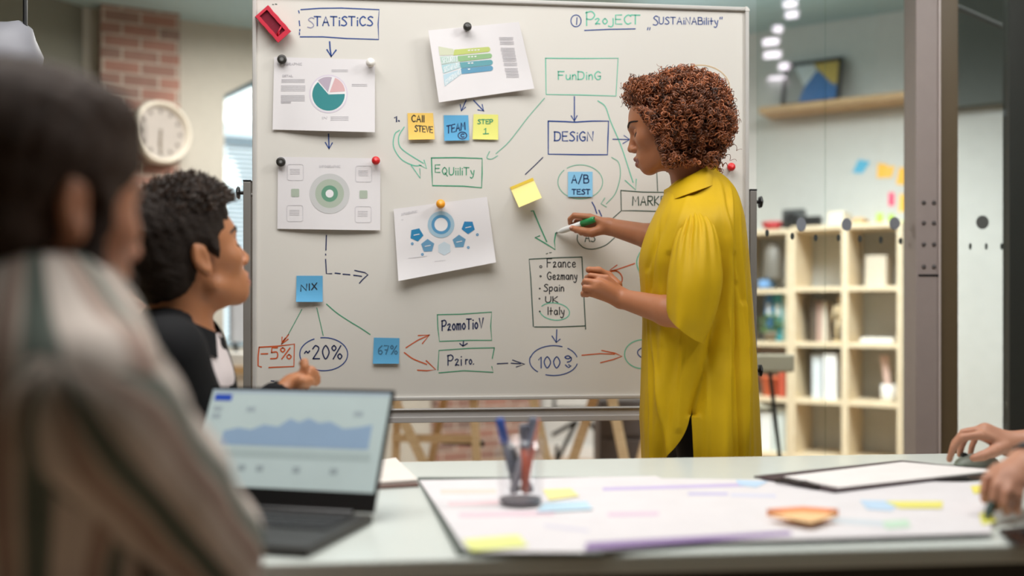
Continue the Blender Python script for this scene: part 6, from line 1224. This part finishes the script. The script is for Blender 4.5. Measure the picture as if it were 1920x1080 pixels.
for ru, dz, dv in ((.072, -.02, 0), (.070, .022, 0), (.074, .024, 0), (.088, -.008, .0), (.098, -.028, 0)):
    rs.append([nk1+zf*(dz+.035+.0*math.cos(t))+fwd1*(ru*math.cos(t)-.0)-zf*.018*math.cos(t)+lat1*ru*math.sin(t) for t in np.linspace(.35, 2*PI-.35, 50)])
o = loft('collar', rs, STR, m1, loop=False, thick=.003); stripes(o, nk1, nk1+zf, 9)
# ================================================================== person at the right end, hands only in the picture
m3 = thing('person', 'person at the right table end holding a dark marker, hand on the mouse', 'person', W(1.62, 2.0, 0))
SK3 = skin_mat('skin_light', (196, 142, 116)); wa, wb_ = P(1890, 832, 2.20), P(1922, 872, 1.675); ea, eb = W(1.37, 2.22, .80), W(1.36, 1.80, .83)
th3 = W(1.62, 2.0, 0); H3 = Head(th3+zf*1.50, math.radians(165), .15, 0, 1.05)
F = Field(*bounds([P(1770, 790, 2.1), P(1770, 880, 2.27), ea, eb, P(1840, 970, 1.58), th3+zf*.72+RT*.07, H3.w(-.13, .1, .14), H3.w(-.13, -.1, .14), th3-FW*.2+zf], .06), .0046)
H3.carve(F); F.cone(H3.w(-.03, 0, -.05), th3+zf*1.22, .058, .062, .02); F.ell(th3+zf*1.0, (.10, .16, .27), .03, M=OFF)
for sgn, e_ in ((-1, eb), (1, ea)): F.cone(th3+zf*1.22, th3+zf*1.19+FW*.16*sgn, .055, .05, .03); F.chain([th3+zf*1.19+FW*.16*sgn, e_], [.048, .040], .02)
F.chain([ea, wa], [.042, .027], .012); F.chain([eb, wb_], [.042, .028], .012)
hand(F, wa, Q((1839, 816, 2.165), (1842, 806, 2.187), (1848, 803, 2.207), (1857, 806, 2.227)), [Q((1804, 820, 2.162), (1787, 840, 2.170), (1780, 862, 2.176)), Q((1807, 811, 2.190), (1790, 831, 2.197), (1783, 853, 2.203)), Q((1815, 812, 2.215), (1803, 834, 2.222), (1799, 853, 2.225)), Q((1830, 818, 2.240), (1822, 838, 2.246), (1819, 852, 2.250))], Q((1882, 838, 2.175), (1862, 847, 2.155), (1842, 855, 2.150), (1825, 859, 2.155)), .0085, .0135, .026)
hand(F, wb_, Q((1868, 882, 1.650), (1882, 886, 1.628), (1897, 895, 1.612), (1912, 905, 1.605)), [Q((1851, 898, 1.635), (1846, 920, 1.632), (1846, 938, 1.640)), Q((1869, 912, 1.605), (1864, 936, 1.605), (1868, 952, 1.617)), Q((1890, 925, 1.59), (1886, 948, 1.59), (1888, 960, 1.60)), Q((1910, 932, 1.59), (1908, 952, 1.59), (1909, 962, 1.60))], Q((1905, 884, 1.700), (1882, 894, 1.705), (1866, 915, 1.690), (1858, 934, 1.668)), .0088, .0135, .026)
skin_obj('body', F, [SK3, mat('lip_tan', (160, 92, 78), .45)], m3, lambda p: H3.lips(p)); eyes(H3, m3, SK3); brows(H3, m3, mat('brow_black', (24, 18, 16), .6), 1.3)
GRY = cloth_mat('charcoal_knit', (62, 66, 68), .8, .4)
F = Field(*bounds([W(1.40, 1.75, .45), W(1.85, 2.30, 1.30), wb_, ea], .09), .008); F.ell(th3+zf*.98, (.12, .19, .30), .03, M=OFF); F.ell(th3+zf*.66, (.13, .18, .22), .05, M=OFF)
for sgn, e_, w_, k in ((-1, eb, wb_, .97), (1, ea, wa, .35)):
    s_ = th3+zf*1.20+FW*.17*sgn; F.cone(th3+zf*1.25, s_, .06, .062, .04); F.chain([s_, e_], [.062, .052], .03); F.chain([e_, e_*(1-k)+w_*k], [.052, .041], .02)
F.warp(lambda g: .004*noise3(g, 26, 51)); F.cutplane((0, 0, .47), (0, 0, -1)); F.cone(wb_*.9+eb*.1, wb_, .030, .03, .004, 'cut'); F.cone(th3+zf*1.27, th3+zf*1.34, .066, .07, .004, 'cut'); skin_obj('jumper', F, GRY, m3)
F = Field(*bounds([H3.w(.13, .1, -.15), H3.w(-.14, -.1, .16), H3.w(.13, -.1, .16), H3.w(-.14, .1, -.15)], .03), .006); E3 = lambda c, r, k=.012, op='add': F.ell(H3.w(*c), np.array(r)*H3.k, k, op, H3.M)
E3((-.012, 0, .034), (.108, .085, .094)); E3((-.05, 0, -.03), (.062, .075, .08), .02); E3((.115, 0, -.045), (.092, .12, .085), .01, 'cut'); E3((.012, 0, -.1), (.07, .12, .062), .012, 'cut'); skin_obj('hair', F, HR1, m3)
# the dark green marker and a phone by that hand
a, b = T(1848, 974, .0105), P(1893, 868, 1.668); d = b-a; L_ = np.linalg.norm(d); d /= L_; t = thing('marker_pen', 'dark green marker held in the near right hand', 'marker', a); DGM = mat('pen_dark_green', (20, 52, 42), .4)
MB().lathe(a, d, [(.0012, 0), (.003, .006), (.007, .018), (.0072, L_), (0, L_)], 14).build('barrel', DGM, t, True); MB().lathe(a, d, [(.0014, -.0005), (.0032, .006), (0, .0062)], 10).build('nib', INK['dark'], t)
ph_ = thing('smartphone', 'black smartphone lying at the right table edge under the hand', 'phone', T(1900, 1008, 0)); pq = [(1872, 1000), (1962, 990), (2010, 1014), (1912, 1028)]
flat('phone_body', pq, .0005, .0075, BLACK, parent=ph_, bev=.002); flat('phone_screen', [(1878, 1000.5), (1960, 992), (2000, 1013), (1914, 1025)], .0081, .0004, mat('phone_glass', (14, 14, 18), .1), parent=ph_)
# seats and legs of the three sitting people
DEN = cloth_mat('dark_denim', (48, 54, 68), .8, .2)
def sitting(root, c, f, lab):
    c = np.array([c[0], c[1], 0.]); l = np.cross(zf, f); F = Field(*bounds([c-l*.2-f*.15, c+l*.2+f*.5+zf*.62], .06), .010)
    F.ell(c+zf*.535, (.14, .18, .10), .03, M=np.stack([f, l, zf]))
    for s in (-1, 1): F.chain([c+zf*.53+l*.09*s, c+zf*.53+l*.11*s+f*.38, c+l*.11*s+f*.36+zf*.09], [.085, .062, .045], .03)
    skin_obj('trousers', F, DEN, root)
    for s in (-1, 1): shoe(root, c+l*.11*s+f*.36, f, mat('shoe_dark', (40, 36, 34), .5))
    st = thing('stool', lab, 'stool', c); MB().lathe(c+zf*.365, zf, [(0, 0), (.17, 0), (.185, .015), (.185, .05), (.17, .06), (0, .062)], 32).build('seat', mat('stool_seat', (60, 58, 56), .6), st, True)
    MB().cyl(c+zf*.03, c+zf*.366, .025).build('post', ALU, st); MB().lathe(c, zf, [(0, 0), (.20, 0), (.20, .01), (.05, .03), (0, .032)], 32).build('foot_plate', ALU, st)
sitting(m1, ct, fwd1, 'round grey stool under the man in the striped shirt'); sitting(m2, P(328, 900, D2), RT*.35+FW*.93-RT*.0, 'round grey stool under the man in the black overshirt'); sitting(m3, th3, RT*.25+FW*.97, 'round grey stool at the right table end')
